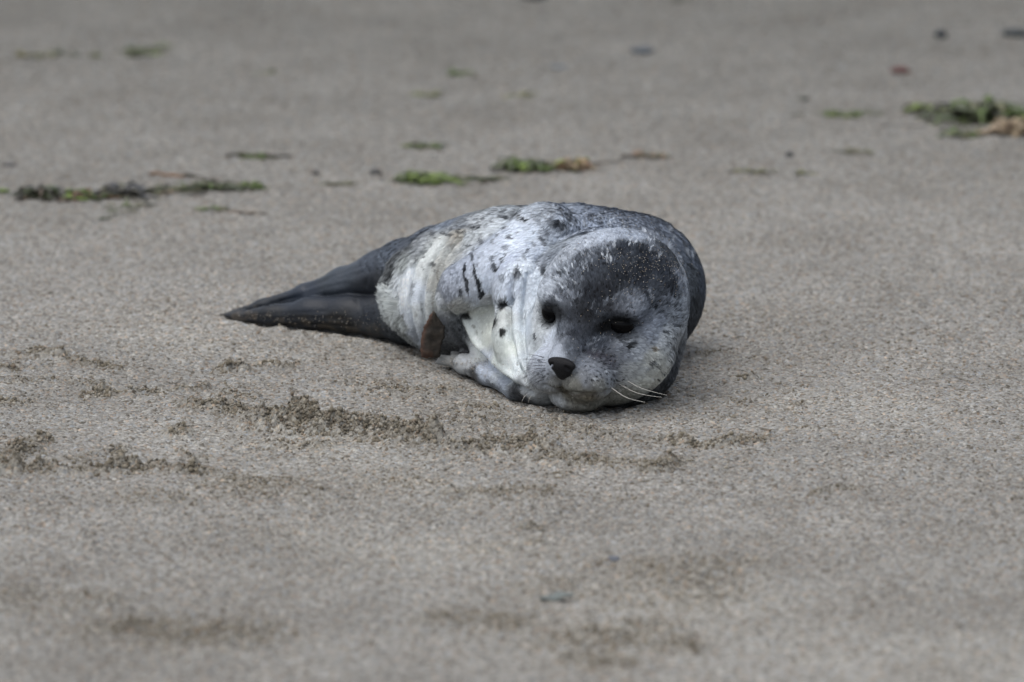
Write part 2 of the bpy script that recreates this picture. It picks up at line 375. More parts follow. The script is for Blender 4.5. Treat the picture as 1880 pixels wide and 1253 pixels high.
def polygonise(fn, lo, hi, hres):
    """surface nets on a two-level grid"""
    lo = np.array(lo); n = np.ceil((np.array(hi)-lo)/hres/4).astype(int)*4
    bl = n//4
    cx = [lo[i]+(np.arange(bl[i])*4+2)*hres for i in range(3)]
    C = np.stack(np.meshgrid(*cx, indexing='ij'), -1).reshape(-1, 3).astype(np.float32)
    dc = np.concatenate([fn(c) for c in np.array_split(C, 8)]).reshape(bl)
    act = np.abs(dc) < hres*4*1.6
    D = np.repeat(np.repeat(np.repeat(np.where(dc < 0, -1., 1.).astype(np.float32), 4, 0), 4, 1), 4, 2)
    A = np.repeat(np.repeat(np.repeat(act, 4, 0), 4, 1), 4, 2)
    I = np.argwhere(A); P = (lo+I*hres).astype(np.float32)
    vals = np.concatenate([fn(c) for c in np.array_split(P, max(1, len(P)//400000))])
    D[A] = vals
    ins = D < 0
    cs = [ins[a:n[0]-1+a, b:n[1]-1+b, c:n[2]-1+c] for a in (0, 1) for b in (0, 1) for c in (0, 1)]
    cnt = sum(c.astype(np.int8) for c in cs)
    cell = (cnt > 0) & (cnt < 8)
    ci = np.argwhere(cell); vid = -np.ones(cell.shape, dtype=np.int64); vid[cell] = np.arange(len(ci))
    acc = np.zeros((len(ci), 3)); num = np.zeros(len(ci))
    corners = [(a, b, c) for a in (0, 1) for b in (0, 1) for c in (0, 1)]
    for u in corners:
        for ax_ in range(3):
            if u[ax_]: continue
            w = list(u); w[ax_] = 1
            d0 = D[ci[:, 0]+u[0], ci[:, 1]+u[1], ci[:, 2]+u[2]]; d1 = D[ci[:, 0]+w[0], ci[:, 1]+w[1], ci[:, 2]+w[2]]
            m = (d0 < 0) != (d1 < 0); t = np.where(m, d0/(d0-d1+1e-12), 0)
            pt = np.array(u)[None, :]*np.ones((len(ci), 1)); pt[:, ax_] = t
            acc[m] += pt[m]; num[m] += 1
    V = lo+(ci+acc/num[:, None])*hres
    Fs = []
    for ax_ in range(3):
        s0 = [slice(0, n[i]) for i in range(3)]; s1 = [slice(0, n[i]) for i in range(3)]
        s0[ax_] = slice(0, n[ax_]-1); s1[ax_] = slice(1, n[ax_])
        a = ins[tuple(s0)]; b = ins[tuple(s1)]
        E = np.argwhere(a != b); flip = a[E[:, 0], E[:, 1], E[:, 2]]
        o1, o2 = [i for i in range(3) if i != ax_]
        ok = (E[:, o1] > 0) & (E[:, o2] > 0) & (E[:, o1] < n[o1]-1) & (E[:, o2] < n[o2]-1); E = E[ok]; flip = flip[ok]
        q = []
        for da, db in ((-1, -1), (0, -1), (0, 0), (-1, 0)):
            e = E.copy(); e[:, o1] += da; e[:, o2] += db; q.append(vid[e[:, 0], e[:, 1], e[:, 2]])
        Q = np.stack(q, 1)
        fl = flip if ax_ != 1 else ~flip
        Q[~fl] = Q[~fl][:, ::-1]; Fs.append(Q)
    F = np.concatenate(Fs); F = F[(F >= 0).all(1)]
    return V, F
def vnormals(V, F):
    a = V[F[:, 2]]-V[F[:, 0]]; b = V[F[:, 3]]-V[F[:, 1]]; fn = np.cross(a, b)
    N = np.zeros_like(V)
    for k in range(4): 
        for c in range(3): N[:, c] += np.bincount(F[:, k], fn[:, c], len(V))
    return N/(np.linalg.norm(N, axis=1)[:, None]+1e-12)
def vsmooth(V, F, it):
    e = np.concatenate([F[:, [0, 1]], F[:, [1, 2]], F[:, [2, 3]], F[:, [3, 0]]])
    for _ in range(it):
        S = np.zeros_like(V); n = np.bincount(e[:, 0], minlength=len(V))+np.bincount(e[:, 1], minlength=len(V))
        for c in range(3): S[:, c] = np.bincount(e[:, 0], V[e[:, 1], c], len(V))+np.bincount(e[:, 1], V[e[:, 0], c], len(V))
        V = V+.5*(S/n[:, None]-V)
    return V
HRES = .0018
SV, SF = polygonise(seal_sdf, (-.36, -.42, -.06), (.26, .17, .215), HRES)
SV = vsmooth(SV, SF, 3)
bvh = BVHTree.FromPolygons(SV.tolist(), SF.tolist())
NRM = vnormals(SV, SF)
if (NRM*(SV-SV.mean(0))).sum(1).mean() < 0: SF = SF[:, ::-1].copy(); NRM = -NRM
CAMV = Vector(CAM)
def cast(px, py):
    h = bvh.ray_cast(CAMV, Vector(ray(px, py)))
    if h[0] is None: return None
    return np.array(h[0]), np.array(h[1])
# ---- folds, creases: traced on the photo, carried onto the body as 3-D lines
FOLDS = [  # points, half width m, height m (negative = groove)
 ([(942,505),(937,540),(934,590),(944,650),(962,695)], .0032, -.0065),
 ([(970,500),(964,545),(961,600),(964,650),(972,690)], .0026, -.0048),
 ([(950,500),(948,560),(947,620),(955,670)], .005, .0022),
 ([(990,470),(975,515),(970,560)], .003, -.002),
 ([(852,430),(824,460),(806,495),(798,540),(800,600)], .0030, -.0070),
 ([(826,436),(800,468),(783,505),(776,550),(778,600),(786,640)], .0026, -.0055),
 ([(790,450),(765,480),(755,515),(752,555),(758,600),(770,630)], .0028, -.0048),
 ([(838,434),(812,466),(795,503),(788,550),(790,600)], .0030, .0022),
 ([(735,510),(730,545),(738,585),(755,612)], .003, -.0015),
 ([(728,500),(722,550),(732,600)], .004, .0015),
 ([(900,388),(870,402),(845,425)], .003, -.002), ([(920,383),(880,405),(860,428)], .003, -.0018), ([(945,385),(905,402),(880,420)], .003, -.0015),
 ([(835,430),(850,425),(862,432)], .004, .0035),
 ([(990,475),(1010,455),(1045,430),(1090,412),(1150,405)], .004, -.002),
 ([(806,545),(816,566),(836,579),(880,569),(915,560),(938,549)], .0036, -.0120),
 ([(855,452),(832,470),(812,495),(803,525),(804,548)], .0035, -.0050),
 ([(1000,708),(1025,716),(1055,722),(1090,724),(1118,718)], .0020, -.0034),
 ([(990,706),(1010,722),(1040,738),(1075,745)], .0025, -.0016),
 ([(1031,690),(1031,702),(1033,714)], .0018, -.0015),
 ([(1190,548),(1196,565),(1200,585)], .003, -.0018), ([(1200,545),(1215,548),(1222,560)], .003, .0015),
 ([(1105,580),(1130,570),(1160,578),(1175,592)], .003, .0018), ([(1100,608),(1125,622),(1160,618)], .0035, .0012), 
 ([(1235,640),(1215,680),(1190,720)], .004, -.0025), ([(1255,640),(1240,680),(1215,718)], .003, -.002),
 ([(1215,600),(1195,650),(1160,700)], .004, -.0012),
 ([(842,590),(862,632),(896,668),(940,706),(975,722)], .0040, -.0070),
 ([(856,590),(874,628),(906,662),(948,696)], .0042, .0040),
 ([(700,543),(640,541),(560,546),(500,558),(440,573)], .0020, -.0016), ([(450,580),(520,576),(600,572)], .0022, -.0008), ([(430,583),(500,586),(560,584),(630,586)], .0022, -.0012), ([(520,597),(580,597),(650,600)], .002, -.0016),
 ([(490,560),(540,545),(590,530),(640,520)], .0024, -.0010), ([(560,528),(610,508),(660,490)], .0024, -.0009), ([(655,550),(665,575),(662,600)], .003, -.0012), ([(690,550),(700,580),(698,608)], .003, -.0012), ([(668,480),(675,500),(672,525)], .003, -.0012), ([(700,470),(706,492),(700,515)], .003, -.0014),
 ([(560,528),(620,512),(680,498)], .004, -.0012), 
 ([(1040,520),(1070,500),(1100,470)], .006, .0008),
]
def carry(pts, n=14):
    out = []
    for q in smooth_path(pts, n):
        h = cast(q[0], q[1])
        if h is not None: out.append(h[0])
    return np.array(out)
def polydist(P, line):
    best = np.full(len(P), 9.0)
    for a, b in zip(line[:-1], line[1:]):
        d = b-a; L = d@d
        if L < 1e-12 or L > .03**2: continue
        t = np.clip(((P-a)@d)/L, 0, 1); best = np.minimum(best, np.linalg.norm(P-a-t[:, None]*d, axis=1))
    return best
disp = np.zeros(len(SV))
for pts, wd, ht in FOLDS:
    ln = carry(pts)
    if len(ln) < 2: continue
    m = ((SV > ln.min(0)-wd*3) & (SV < ln.max(0)+wd*3)).all(1); 
    if not m.any(): continue
    dd = polydist(SV[m], ln); disp[m] += ht*np.exp(-(dd/wd)**2)
# slack skin: low irregular undulation
disp += .0009*fbm(SV, 55, 2, 5)
# flatten against the sand
SV = SV+NRM*disp[:, None]
SV = vsmooth(SV, SF, 1)
gzv = gz_at(SV[:, 0], SV[:, 1])
NRM = vnormals(SV, SF)
bvh = BVHTree.FromPolygons(SV.tolist(), SF.tolist())
# the pup's weight presses a dent with a soft rim into the sand
lowv = SV[SV[:, 2] < .010]; x0, y0 = -.50, -.60
H_ = np.zeros((500, 450)); H_[((lowv[:, 0]-x0)/.002).astype(int), ((lowv[:, 1]-y0)/.002).astype(int)] = 1
for _ in range(3):
    for a_ in (0, 1):
        kk = 5; cs_ = np.cumsum(np.concatenate([np.zeros_like(H_[:kk] if a_ == 0 else H_[:, :kk]), H_, np.zeros_like(H_[:kk] if a_ == 0 else H_[:, :kk])], a_), a_)
        H_ = (cs_[2*kk:]-cs_[:-2*kk])/(2*kk) if a_ == 0 else (cs_[:, 2*kk:]-cs_[:, :-2*kk])/(2*kk)
FOOT = (x0, y0, np.clip(H_*1.25, 0, 1))
gz2, _ = ground(xs, ys); gnd.data.vertices.foreach_set('co', np.stack([xs, ys, gz2], 1).astype(np.float32).ravel()); gnd.data.update()

# ------------------------------------------------------------------ coat: colour (photo-traced anchors, 3-D interpolated), hair length, flow
def coatc(c):
    v = lin(c); g = v.mean(); v = g+(v-g)*.72
    return v*(.72+.28*sstep(.02, .45, g))*np.array([.95, 1.0, 1.06])
def lin(c):
    c = np.asarray(c, float)/255; return np.where(c < .04045, c/12.92, ((c+.055)/1.055)**2.4)
BLK=(13,14,16); DK=(56,60,66); DG=(84,89,97); MG=(125,131,140); LG=(165,170,177); PW=(218,222,226); WH=(244,246,246); CR=(220,220,211); YW=(188,182,160); TN=(150,145,130)
# px, py, colour, hair length mm, flow dx, dy (picture direction the hair points)
A_ = [
 # hind flippers: bare dark skin
 (415,578,(52,52,54),0,-1,.2),(480,560,(44,50,58),0,-1,.3),(480,580,(40,43,48),0,-1,.2),(560,530,(50,59,73),0,-1,.3),(560,560,(40,47,58),0,-1,.1),(560,590,(36,38,42),0,-1,.1),
 (620,508,(66,74,84),0,-1,.3),(620,550,(37,43,53),0,-1,.1),(620,590,(40,40,40),0,-1,.1),(680,478,(84,92,104),2,-1,.3),(680,515,(38,43,52),0,-1,.2),(670,550,(46,50,57),1,-1,.1),
 (680,580,(54,59,67),2,-1,.1),(690,610,(60,62,64),1,-1,.1),(720,622,(70,72,74),3,-1,.1),(715,460,(98,106,118),4,-1,.3),(740,450,(105,112,124),5,-1,.3),(700,525,(70,72,76),2,-1,.2),
 (715,505,(96,98,98),7,-1,.4),(720,480,(120,122,122),8,-1,.5),
 # pale fringe
 (708,520,(120,122,120),10,-1,.2),(704,540,(170,172,166),16,-1,.0),(712,535,(185,187,180),16,-1,.0),(722,560,(196,198,190),17,-1,.25),(710,560,(180,182,176),16,-1,.25),(724,585,(180,182,176),13,-.9,.5),(735,590,(175,178,172),9,-.8,.6),(740,610,(140,142,138),7,-.7,.7),
 (765,435,(110,118,130),6,-1,.4),(790,420,(120,128,140),6,-1,.4),(770,455,(150,152,152),6,-1,.5),(745,480,(165,168,162),7,-.8,.6),
 # waist
 (745,510,WH,5,-.6,.8),(740,545,WH,5,-.7,.6),(750,580,PW,5,-.6,.8),(765,615,LG,5,-.5,.9),(785,470,CR,3,-.9,.1),(800,455,CR,3,-.9,.1),(770,540,PW,3,-1,.1),
 (782,500,(212,212,204),3,-.9,.1),(788,560,(205,205,197),3,-.9,.1),(805,480,(206,201,188),3,-.9,.1),(802,520,(200,195,182),3,-.9,.1),(765,575,(228,229,224),3,-.6,.7),
 (845,428,(190,182,166),5,-.6,.4),(820,640,(96,97,98),3,-.5,.9),(840,610,(88,90,92),3,-.5,.9),(812,600,(140,142,146),3,-.4,.9),(860,645,(84,84,85),3,-.5,.9),  # greys after the first: shade of the belly recess put into the colour
 # back, rear
 (830,405,(140,149,162),6,-.9,.4),(860,390,(162,170,182),6,-.9,.4),(900,379,(172,180,192),6,-.9,.4),(850,412,(150,154,158),6,-.9,.5),(880,405,(178,180,180),6,-.8,.6),
 (920,390,(182,186,188),6,-.8,.6),(940,378,(175,183,195),6,-.8,.5),(870,430,(190,192,190),5,-.8,.5),(905,415,(205,208,208),5,-.8,.4),
 # shoulder, white
 (940,410,(224,229,236),5,-.8,.6),(960,395,(205,210,215),6,-.7,.7),(950,440,(224,229,238),5,-.9,.4),(980,430,(205,212,220),5,-.8,.6),(985,460,(205,212,222),5,-.5,.8),
 (930,480,(216,222,234),5,-1,.2),(965,490,(226,231,236),5,-.2,1),(890,450,(206,212,222),4,-.6,.8),(900,520,(206,212,222),3,-.3,1),(940,530,(205,211,220),5,-.4,.9),
 (860,470,(180,186,198),3,-.3,1),(840,500,(172,178,190),3,-.3,1),(825,530,(160,164,174),4,-.3,1),(870,540,(186,190,198),3,-.2,1),(845,560,(168,166,158),4,-.5,.8),(900,550,(180,180,178),4,-.9,.3),
 # chest
 (870,590,(226,227,216),4,.3,1),(900,585,(214,214,200),4,.3,1),(930,580,(214,214,204),5,.4,1),(880,620,(240,241,228),4,.4,1),(910,650,(244,246,232),4,.5,1),(940,640,(242,244,228),4,.5,1),
 (935,680,(236,239,230),4,.6,.8),(960,700,(196,198,196),4,.7,.7),(900,610,(226,226,210),4,.3,1),
 # collar folds
 (950,560,(216,221,224),3.5,-.1,1),(945,620,(222,226,220),3.5,-.1,1),(955,670,(232,236,232),3.5,.1,1),(975,520,(212,218,224),3.5,-.3,1),(970,600,(220,226,230),5,-.1,1),(975,650,(216,220,220),4,-.3,.6),
 # nape and far back
 (1010,430,(165,172,182),7,-.5,.85),(1040,405,(165,174,188),7,-.4,.9),(1000,390,(175,180,186),6,-.6,.7),(1050,385,(164,173,187),7,-.5,.8),(1100,390,(150,160,176),7,-.4,.9),(1100,410,(156,166,182),7,-.2,1),
 (1150,395,(138,147,162),6,-.2,1),(1200,410,(126,135,150),6,0,1),(1240,430,(116,125,140),6,.2,1),(1270,470,(104,113,128),5,.3,1),(1285,510,(96,104,118),5,.1,1),(1275,560,(84,88,93),5,0,1),(1262,600,(78,80,84),5,-.1,1),
 (1010,470,(150,156,164),6,-.5,.85),(1025,450,(170,176,182),6,-.6,.8),
 # head
 (1150,430,(152,160,172),4,.1,-1),(1110,434,(172,179,190),4,-.3,-1),(1075,447,(176,182,192),4,-.5,-1),(1040,470,(160,165,172),4,-.6,-.8),(1200,436,(116,123,134),4,.3,-1),(1235,470,(70,76,84),4,.6,-.8),  # pale crown-edge values: light caught by the fuzz, put into the colour
 (1252,520,(112,118,128),4,.8,-.5),(1150,455,(56,62,72),4,.1,-1),(1180,480,(46,52,61),4,.2,-1),(1120,480,(58,64,74),4,-.1,-1),(1140,510,(42,47,55),4,.1,-1),(1215,500,(58,64,74),4,.5,-.8),(1230,520,(62,66,74),4,.7,-.6),
 (1090,500,(64,69,78),4,-.2,-1),(1060,490,(98,104,114),4,-.4,-.9),(1080,470,(94,100,110),4,-.3,-1),(1030,500,(128,134,142),4,-.6,-.7),(1005,530,(166,171,178),4,-.7,-.6),(1050,525,(90,95,104),4,-.3,-1),
 (1090,540,(46,51,60),4,-.1,-1),(1120,535,(44,47,54),4,.1,-1),(1180,520,(52,57,66),4,.3,-.9),(1195,545,(74,79,87),4,.6,-.7),
 (1150,555,(108,113,122),4,.4,-.9),(1170,562,(128,134,144),4,.6,-.8),(1135,560,(84,88,96),4,.2,-1),(1115,565,(58,61,68),3,.1,-1),
 (1075,575,(44,47,53),3,-.1,-1),(1050,580,(66,71,80),3,-.2,-1),(1060,610,(74,80,92),3,-.1,-1),(1085,610,(62,67,76),3,0,-1),(1045,640,(112,119,130),2.5,-.1,-1),(1075,635,(92,99,112),2.5,.1,-1),(1100,630,(108,115,128),3,.4,-.8),
 (1030,605,(120,127,138),3,-.3,-.9),(1025,545,(110,115,124),3,-.5,-.8),(988,575,(206,208,208),4,-.9,-.2),(990,600,(210,212,210),4,-.9,.1),(1015,620,(196,202,210),3,-.4,-.6),(985,640,(206,208,206),3,-.8,.3),(1005,640,(180,184,192),2.5,-.4,-.3),
 (1020,650,(160,165,174),2,-.1,-.8),(1000,670,(172,176,184),2.5,-.7,.4),(995,700,(160,162,166),3,-.7,.6),(1015,705,(150,148,142),2.5,-.2,.9),(980,715,(180,180,178),3,-.6,.7),
 (1070,665,(140,144,152),2.5,.5,-.2),(1100,655,(116,118,126),2.5,.7,-.2),(1090,680,(146,150,158),2.5,.6,.3),(1125,670,(124,126,134),2.5,.9,.1),(1120,690,(152,156,162),2.5,.8,.4),(1075,695,(150,152,156),2.5,.3,.7),(1100,710,(148,146,138),2.5,.5,.8),
 (1055,712,(140,136,122),2.5,0,1),(1040,718,(120,112,92),2,0,1),(1080,722,(130,120,98),2,.1,1),(1060,735,(146,140,124),3,.1,1),(1100,740,(136,132,118),3,.3,.9),(1020,728,(168,168,166),3,-.3,.9),(1150,725,(150,146,132),3,.6,.7),
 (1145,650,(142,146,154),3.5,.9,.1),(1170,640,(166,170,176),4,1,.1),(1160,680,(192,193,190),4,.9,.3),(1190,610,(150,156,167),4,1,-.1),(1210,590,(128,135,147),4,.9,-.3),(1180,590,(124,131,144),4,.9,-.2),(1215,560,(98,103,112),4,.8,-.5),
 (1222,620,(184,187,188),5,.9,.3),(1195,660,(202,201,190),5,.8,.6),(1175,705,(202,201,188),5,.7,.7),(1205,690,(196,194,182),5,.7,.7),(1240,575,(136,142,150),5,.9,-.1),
 (1240,640,(158,159,158),5,.4,.9),(1235,675,(112,113,116),5,.3,.9),(1220,705,(118,118,116),5,.1,1),(1195,730,(112,112,108),5,-.2,.9),(1180,738,(90,90,88),5,-.2,.9),
 # right fore flipper, sandy
 (820,662,(140,138,132),1.2,-1,-.3),(850,664,(166,166,164),1.5,-1,-.3),(890,676,(172,178,188),2.5,-1,-.3),(930,698,(150,156,166),3,-1,-.3),(870,690,(92,90,88),2,-1,-.3),(950,722,(90,90,92),3,-1,-.3),
]
AP, AC, AL, AF = [], [], [], []
def tangent(n, dx, dy):
    v = RGT*dx - UPV*dy; v = v-(v@n)*n
    l = np.linalg.norm(v); return v/l if l > 1e-6 else np.array([-1., 0, 0])
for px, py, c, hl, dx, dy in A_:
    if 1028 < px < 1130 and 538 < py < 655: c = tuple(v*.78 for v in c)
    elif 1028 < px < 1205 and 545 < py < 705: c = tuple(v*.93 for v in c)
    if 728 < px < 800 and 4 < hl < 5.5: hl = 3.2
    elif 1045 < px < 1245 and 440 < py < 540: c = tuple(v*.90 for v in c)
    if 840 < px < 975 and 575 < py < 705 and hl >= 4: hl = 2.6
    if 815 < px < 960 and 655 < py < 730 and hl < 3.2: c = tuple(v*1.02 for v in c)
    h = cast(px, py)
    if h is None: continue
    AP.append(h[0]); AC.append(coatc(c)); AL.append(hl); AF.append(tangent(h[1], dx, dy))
# the side the camera cannot see
for pos, c, hl, fl in [((.05,.03,.10),(104,112,122),6,(-1,0,-.3)),((.12,.04,.09),(92,98,106),6,(-.6,0,-1)),((-.03,.03,.12),(120,126,136),6,(-1,0,-.3)),((.2,-.1,.1),(92,98,104),5,(0,.6,-1)),
        ((-.1,.04,.10),(108,114,124),6,(-1,0,-.2)),((-.2,.09,.05),(60,66,72),0,(-1,0,0)),((.17,-.2,.14),(90,96,104),5,(.3,1,-.2)),((.05,0,.02),(110,114,120),5,(-1,0,0)),((.2,-.05,.03),(90,92,96),5,(-.4,.3,-1)),
        ((.12,-.1,0),(120,120,120),4,(-1,0,0)),((0,-.1,0),(150,150,146),4,(-1,0,0)),((.1,-.25,0),(150,146,132),4,(0,1,0))]:
    AP.append(np.array(pos)); AC.append(coatc(c)); AL.append(hl); AF.append(np.array(fl)/np.linalg.norm(fl))
AP = np.array(AP); AC = np.array(AC); AL = np.array(AL, float); AF = np.array(AF)
# spots: px, py, half width px, half height px, tilt deg (counter-clockwise), strength, colour
S_ = [
 (928,418,5,5,0,.8,DK),(965,402,7,5,-20,.85,DK),(956,397,4,4,0,.7,TN),(868,470,4,9,0,.8,DK),(911,488,8,7,0,.85,DK),(908,472,6,6,0,.7,DG),(951,498,5,11,0,.85,DK),(924,509,6,9,0,.5,DG),(930,454,5,4,0,.5,DG),
 (872,498,3.5,17,8,.95,BLK),(879,520,4,15,12,.95,BLK),(886,538,7,8,0,.95,BLK),(853,495,3.2,17,-3,.95,BLK),(858,525,3.5,18,12,.9,BLK),(848,536,3.5,9,0,.85,DK),(838,510,3,9,0,.4,DG),(828,506,3,7,0,.3,DG),(843,478,3,7,0,.4,DG),
 (797,429,7,6,0,.7,DK),(764,437,8,6,20,.6,DK),(753,454,8,6,20,.5,DK),(740,465,7,5,0,.4,DK),(808,440,3,4,0,.5,TN),(831,430,7,5,0,.6,DG),(820,425,6,4,20,.4,DG),
 (856,582,11,6,-25,.95,BLK),(845,587,5,4,-20,.6,DG),(907,592,8,8,0,.95,BLK),(926,611,6,9,0,.95,BLK),(920,560,9,12,-30,.9,BLK),(915,550,5,5,0,.5,DK),(870,600,4,3,0,.7,TN),(878,608,3,2,0,.6,TN),(890,608,2.5,2.5,0,.6,TN),
 (1000,494,9,11,-20,.9,DK),(997,440,6,9,20,.7,DK),(1028,412,13,10,0,.85,DK),(1005,428,6,6,0,.6,DG),(1038,425,8,5,0,.4,DG),(960,380,6,3,0,.4,DG),(1045,400,6,4,0,.4,DG),(990,405,4,4,0,.4,DG),
 (759,530,5,13,0,.5,DG),(741,580,3,8,-15,.4,TN),(756,605,4,3,0,.5,DG),(765,577,3,7,-10,.4,TN),(748,600,3,8,-15,.3,TN),
 (845,431,7,5,0,.5,(140,122,98)),(834,445,2.5,9,-35,.4,(150,132,108)),(808,500,1.6,22,8,.6,(150,132,108)),(801,560,1.6,22,0,.6,(150,130,106)),(783,510,1.4,24,8,.4,DG),(777,565,1.4,24,0,.4,DG),
 # head
 (1028,501,7,7,0,.8,DK),(984,617,3,5,15,.8,DG),(1153,634,9,7,0,.9,BLK),(1138,645,4,3,0,.6,DK),(1194,668,5,11,-25,.75,DK),(1183,680,4,6,-25,.5,DG),(1208,694,2.5,3,0,.8,DK),(1202,640,6,5,0,.7,(130,108,70)),(1218,633,4,4,0,.6,DK),
 (1238,672,6,22,-22,.6,DK),(1226,702,6,16,-32,.6,DK),(1180,728,10,5,20,.7,DK),(1207,720,9,8,0,.6,DK),(1160,718,4,3,0,.4,TN),(1235,640,5,12,-10,.4,DG),
 (1073,645,5,4,-20,.8,BLK),(1092,652,18,6,-15,.6,(86,80,90)),(1118,664,14,11,0,.5,(92,88,98)),
 (1012,576,22,24,0,.86,BLK),(1012,576,27,29,0,.35,BLK),(1134,601,33,18,3,.88,BLK),(1134,602,44,24,3,.38,BLK),(1106,604,14,10,0,.8,BLK),(1133,618,24,5,-5,.5,DK),(1106,578,16,12,0,.4,DK),
 (1031,688,14,5,0,.5,DK),(1203,562,4,9,20,.75,DK),(1196,545,2.5,10,15,.3,LG),(1212,575,6,4,0,.3,DK),
 (880,672,8,3,-20,.35,(180,185,195)),(905,684,8,3,-25,.35,(175,182,194)),(858,660,7,3,-10,.5,LG),(930,697,7,3,-30,.5,LG),(835,668,8,4,-10,.5,(80,76,70)),(865,684,14,4,-25,.6,(70,68,66)),(905,704,16,5,-28,.6,(66,66,68)),(893,690,5,3,0,.4,(150,128,100)),
 (1040,470,5,4,0,.4,DG),
 (1228,455,10,5,-45,.5,LG),(1241,470,11,4.5,-58,.55,LG),(1250,490,14,4.5,-68,.6,LG),(1256,515,16,4,-80,.6,LG),(1258,545,17,4,88,.6,LG),(1257,578,17,4,85,.55,LG),(1254,608,16,4,80,.5,LG),  # rim light along the head's right edge, painted as pale strokes
 (1020,713,12,2.4,-18,.5,(78,68,56)),(1042,719,13,3.0,-10,.8,(70,60,48)),(1064,723,13,3.0,-3,.8,(70,58,46)),(1088,724,13,2.8,5,.75,(74,62,50)),(1108,720,10,2.2,15,.4,(80,70,58)),(1031,706,2,9,5,.5,DG),
(1110,552,9,3,45,.4,MG),(1128,548,8,3,40,.4,MG),
]
r2 = random.Random(5)
for _ in range(70):   # short dark strokes of the guard hair round the ear and jaw
    py = r2.uniform(545, 700); px = r2.uniform(1205, 1258)-max(0, py-640)*.35
    S_.append((px, py, r2.uniform(5, 10), r2.uniform(1.0, 1.8), r2.uniform(-15, 15)+(620-py)*.15, r2.uniform(.35, .75), DK))
for _ in range(60):   # strokes on the left of the brow
    S_.append((r2.uniform(1000, 1075), r2.uniform(470, 560), r2.uniform(1.2, 2.2), r2.uniform(4, 9), r2.uniform(-40, -10), r2.uniform(.2, .5), r2.choice([DK, DG, MG])))
for _ in range(40):   # pale and dark strokes on the bridge and above the eye
    S_.append((r2.uniform(1050, 1190), r2.uniform(525, 575), r2.uniform(4, 9), r2.uniform(1, 2), r2.uniform(30, 65), r2.uniform(.2, .45), r2.choice([MG, DG, BLK])))
for _ in range(110):  # pale and dark hair strokes round the cap, fanning back from the face
    an = r2.uniform(-75, 75); rad_ = r2.uniform(88, 140); px = 1125+math.sin(math.radians(an))*rad_; py = 577-math.cos(math.radians(an))*rad_*1.02
    S_.append((px, py, r2.uniform(1.2, 2.0), r2.uniform(4, 8), -an*.8, r2.uniform(.25, .55), r2.choice([LG, LG, DK, MG, PW]) if an < 5 or rad_ > 125 else r2.choice([DG, DK])))
for _ in range(60):   # strokes on cheeks and muzzle
    px = r2.uniform(1030, 1200); py = r2.uniform(615, 700)
    S_.append((px, py, r2.uniform(3, 7), r2.uniform(1.0, 1.7), r2.uniform(-25, 25), r2.uniform(.2, .45), r2.choice([LG, PW, DG])))
for _ in range(170):  # streaky grey grizzle over nape, flank and rump
    px = r2.uniform(990, 1280); py = 372+((px-1060)/240)**2*70*(px > 1060)+r2.uniform(4, 55)
    S_.append((px, py, r2.uniform(1.2, 2.4), r2.uniform(4, 9), -18+(px-1010)*.12, r2.uniform(.25, .55), r2.choice([DG, DG, DK, PW])))
for j_ in range(5):   # rows of whisker-bed pits
    for i_ in range(8):
        S_.append((1071+i_*9.3+j_*1.5+r2.uniform(-2, 2), 667+j_*8.2+i_*.6+r2.uniform(-1.6, 1.6), 2.2, 1.8, 0, r2.uniform(.55, .9), BLK))
for px, py in ((995,676),(998,690),(1004,694),(990,665),(1002,684),(985,686)): S_.append((px, py, 2.4, 2.2, 0, .7, DK))
for _ in range(26):   # speckle on nape and back
    px = r2.uniform(1010, 1200); py = 400+r2.uniform(-12, 25)-abs(px-1080)*.02
    S_.append((px, py, r2.uniform(2, 5), r2.uniform(2, 4), 0, r2.uniform(.2, .5), DG))
for _ in range(34):   # small round spots over shoulder, flank and rump
    px = r2.uniform(760, 1000); py = 400+abs(px-950)*.18+r2.uniform(0, 75)
    q_ = r2.uniform(1.8, 4.2); S_.append((px, py, q_, q_*r2.uniform(.8, 1.5), r2.uniform(-20, 20), r2.uniform(.35, .8), DK))
for _ in range(22):
    px = r2.uniform(1000, 1120); py = r2.uniform(385, 430)
    q_ = r2.uniform(3, 6); S_.append((px, py, q_, q_*r2.uniform(.7, 1.2), r2.uniform(-20, 20), r2.uniform(.3, .6), DK))
for _ in range(40):
    px = r2.uniform(835, 960); py = 425-(px-835)*.30+r2.uniform(-14, 8)
    S_.append((px, py, r2.uniform(3, 8), r2.uniform(1.5, 2.5), r2.uniform(15, 40), r2.uniform(.35, .65), DK))
SP = []
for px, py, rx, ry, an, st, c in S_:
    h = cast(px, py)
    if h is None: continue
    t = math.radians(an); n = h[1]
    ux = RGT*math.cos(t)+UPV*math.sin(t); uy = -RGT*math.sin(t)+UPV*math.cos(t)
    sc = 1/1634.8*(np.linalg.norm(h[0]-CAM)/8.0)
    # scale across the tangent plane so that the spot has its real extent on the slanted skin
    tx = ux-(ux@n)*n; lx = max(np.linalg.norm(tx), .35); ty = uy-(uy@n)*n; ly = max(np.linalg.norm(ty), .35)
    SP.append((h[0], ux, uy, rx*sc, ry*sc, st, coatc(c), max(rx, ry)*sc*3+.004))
def interp(P):
    col = np.zeros((len(P), 3)); L = np.zeros(len(P)); FL = np.zeros((len(P), 3))
    for s in range(0, len(P), 60000):
        p = P[s:s+60000]
        d2 = ((p[:, None, :]-AP[None])**2).sum(2)
        w = 1/(d2+.0035**2)**2.2; w /= w.sum(1)[:, None]
        col[s:s+60000] = w@AC; L[s:s+60000] = w@AL; FL[s:s+60000] = w@AF
    return col, L, FL
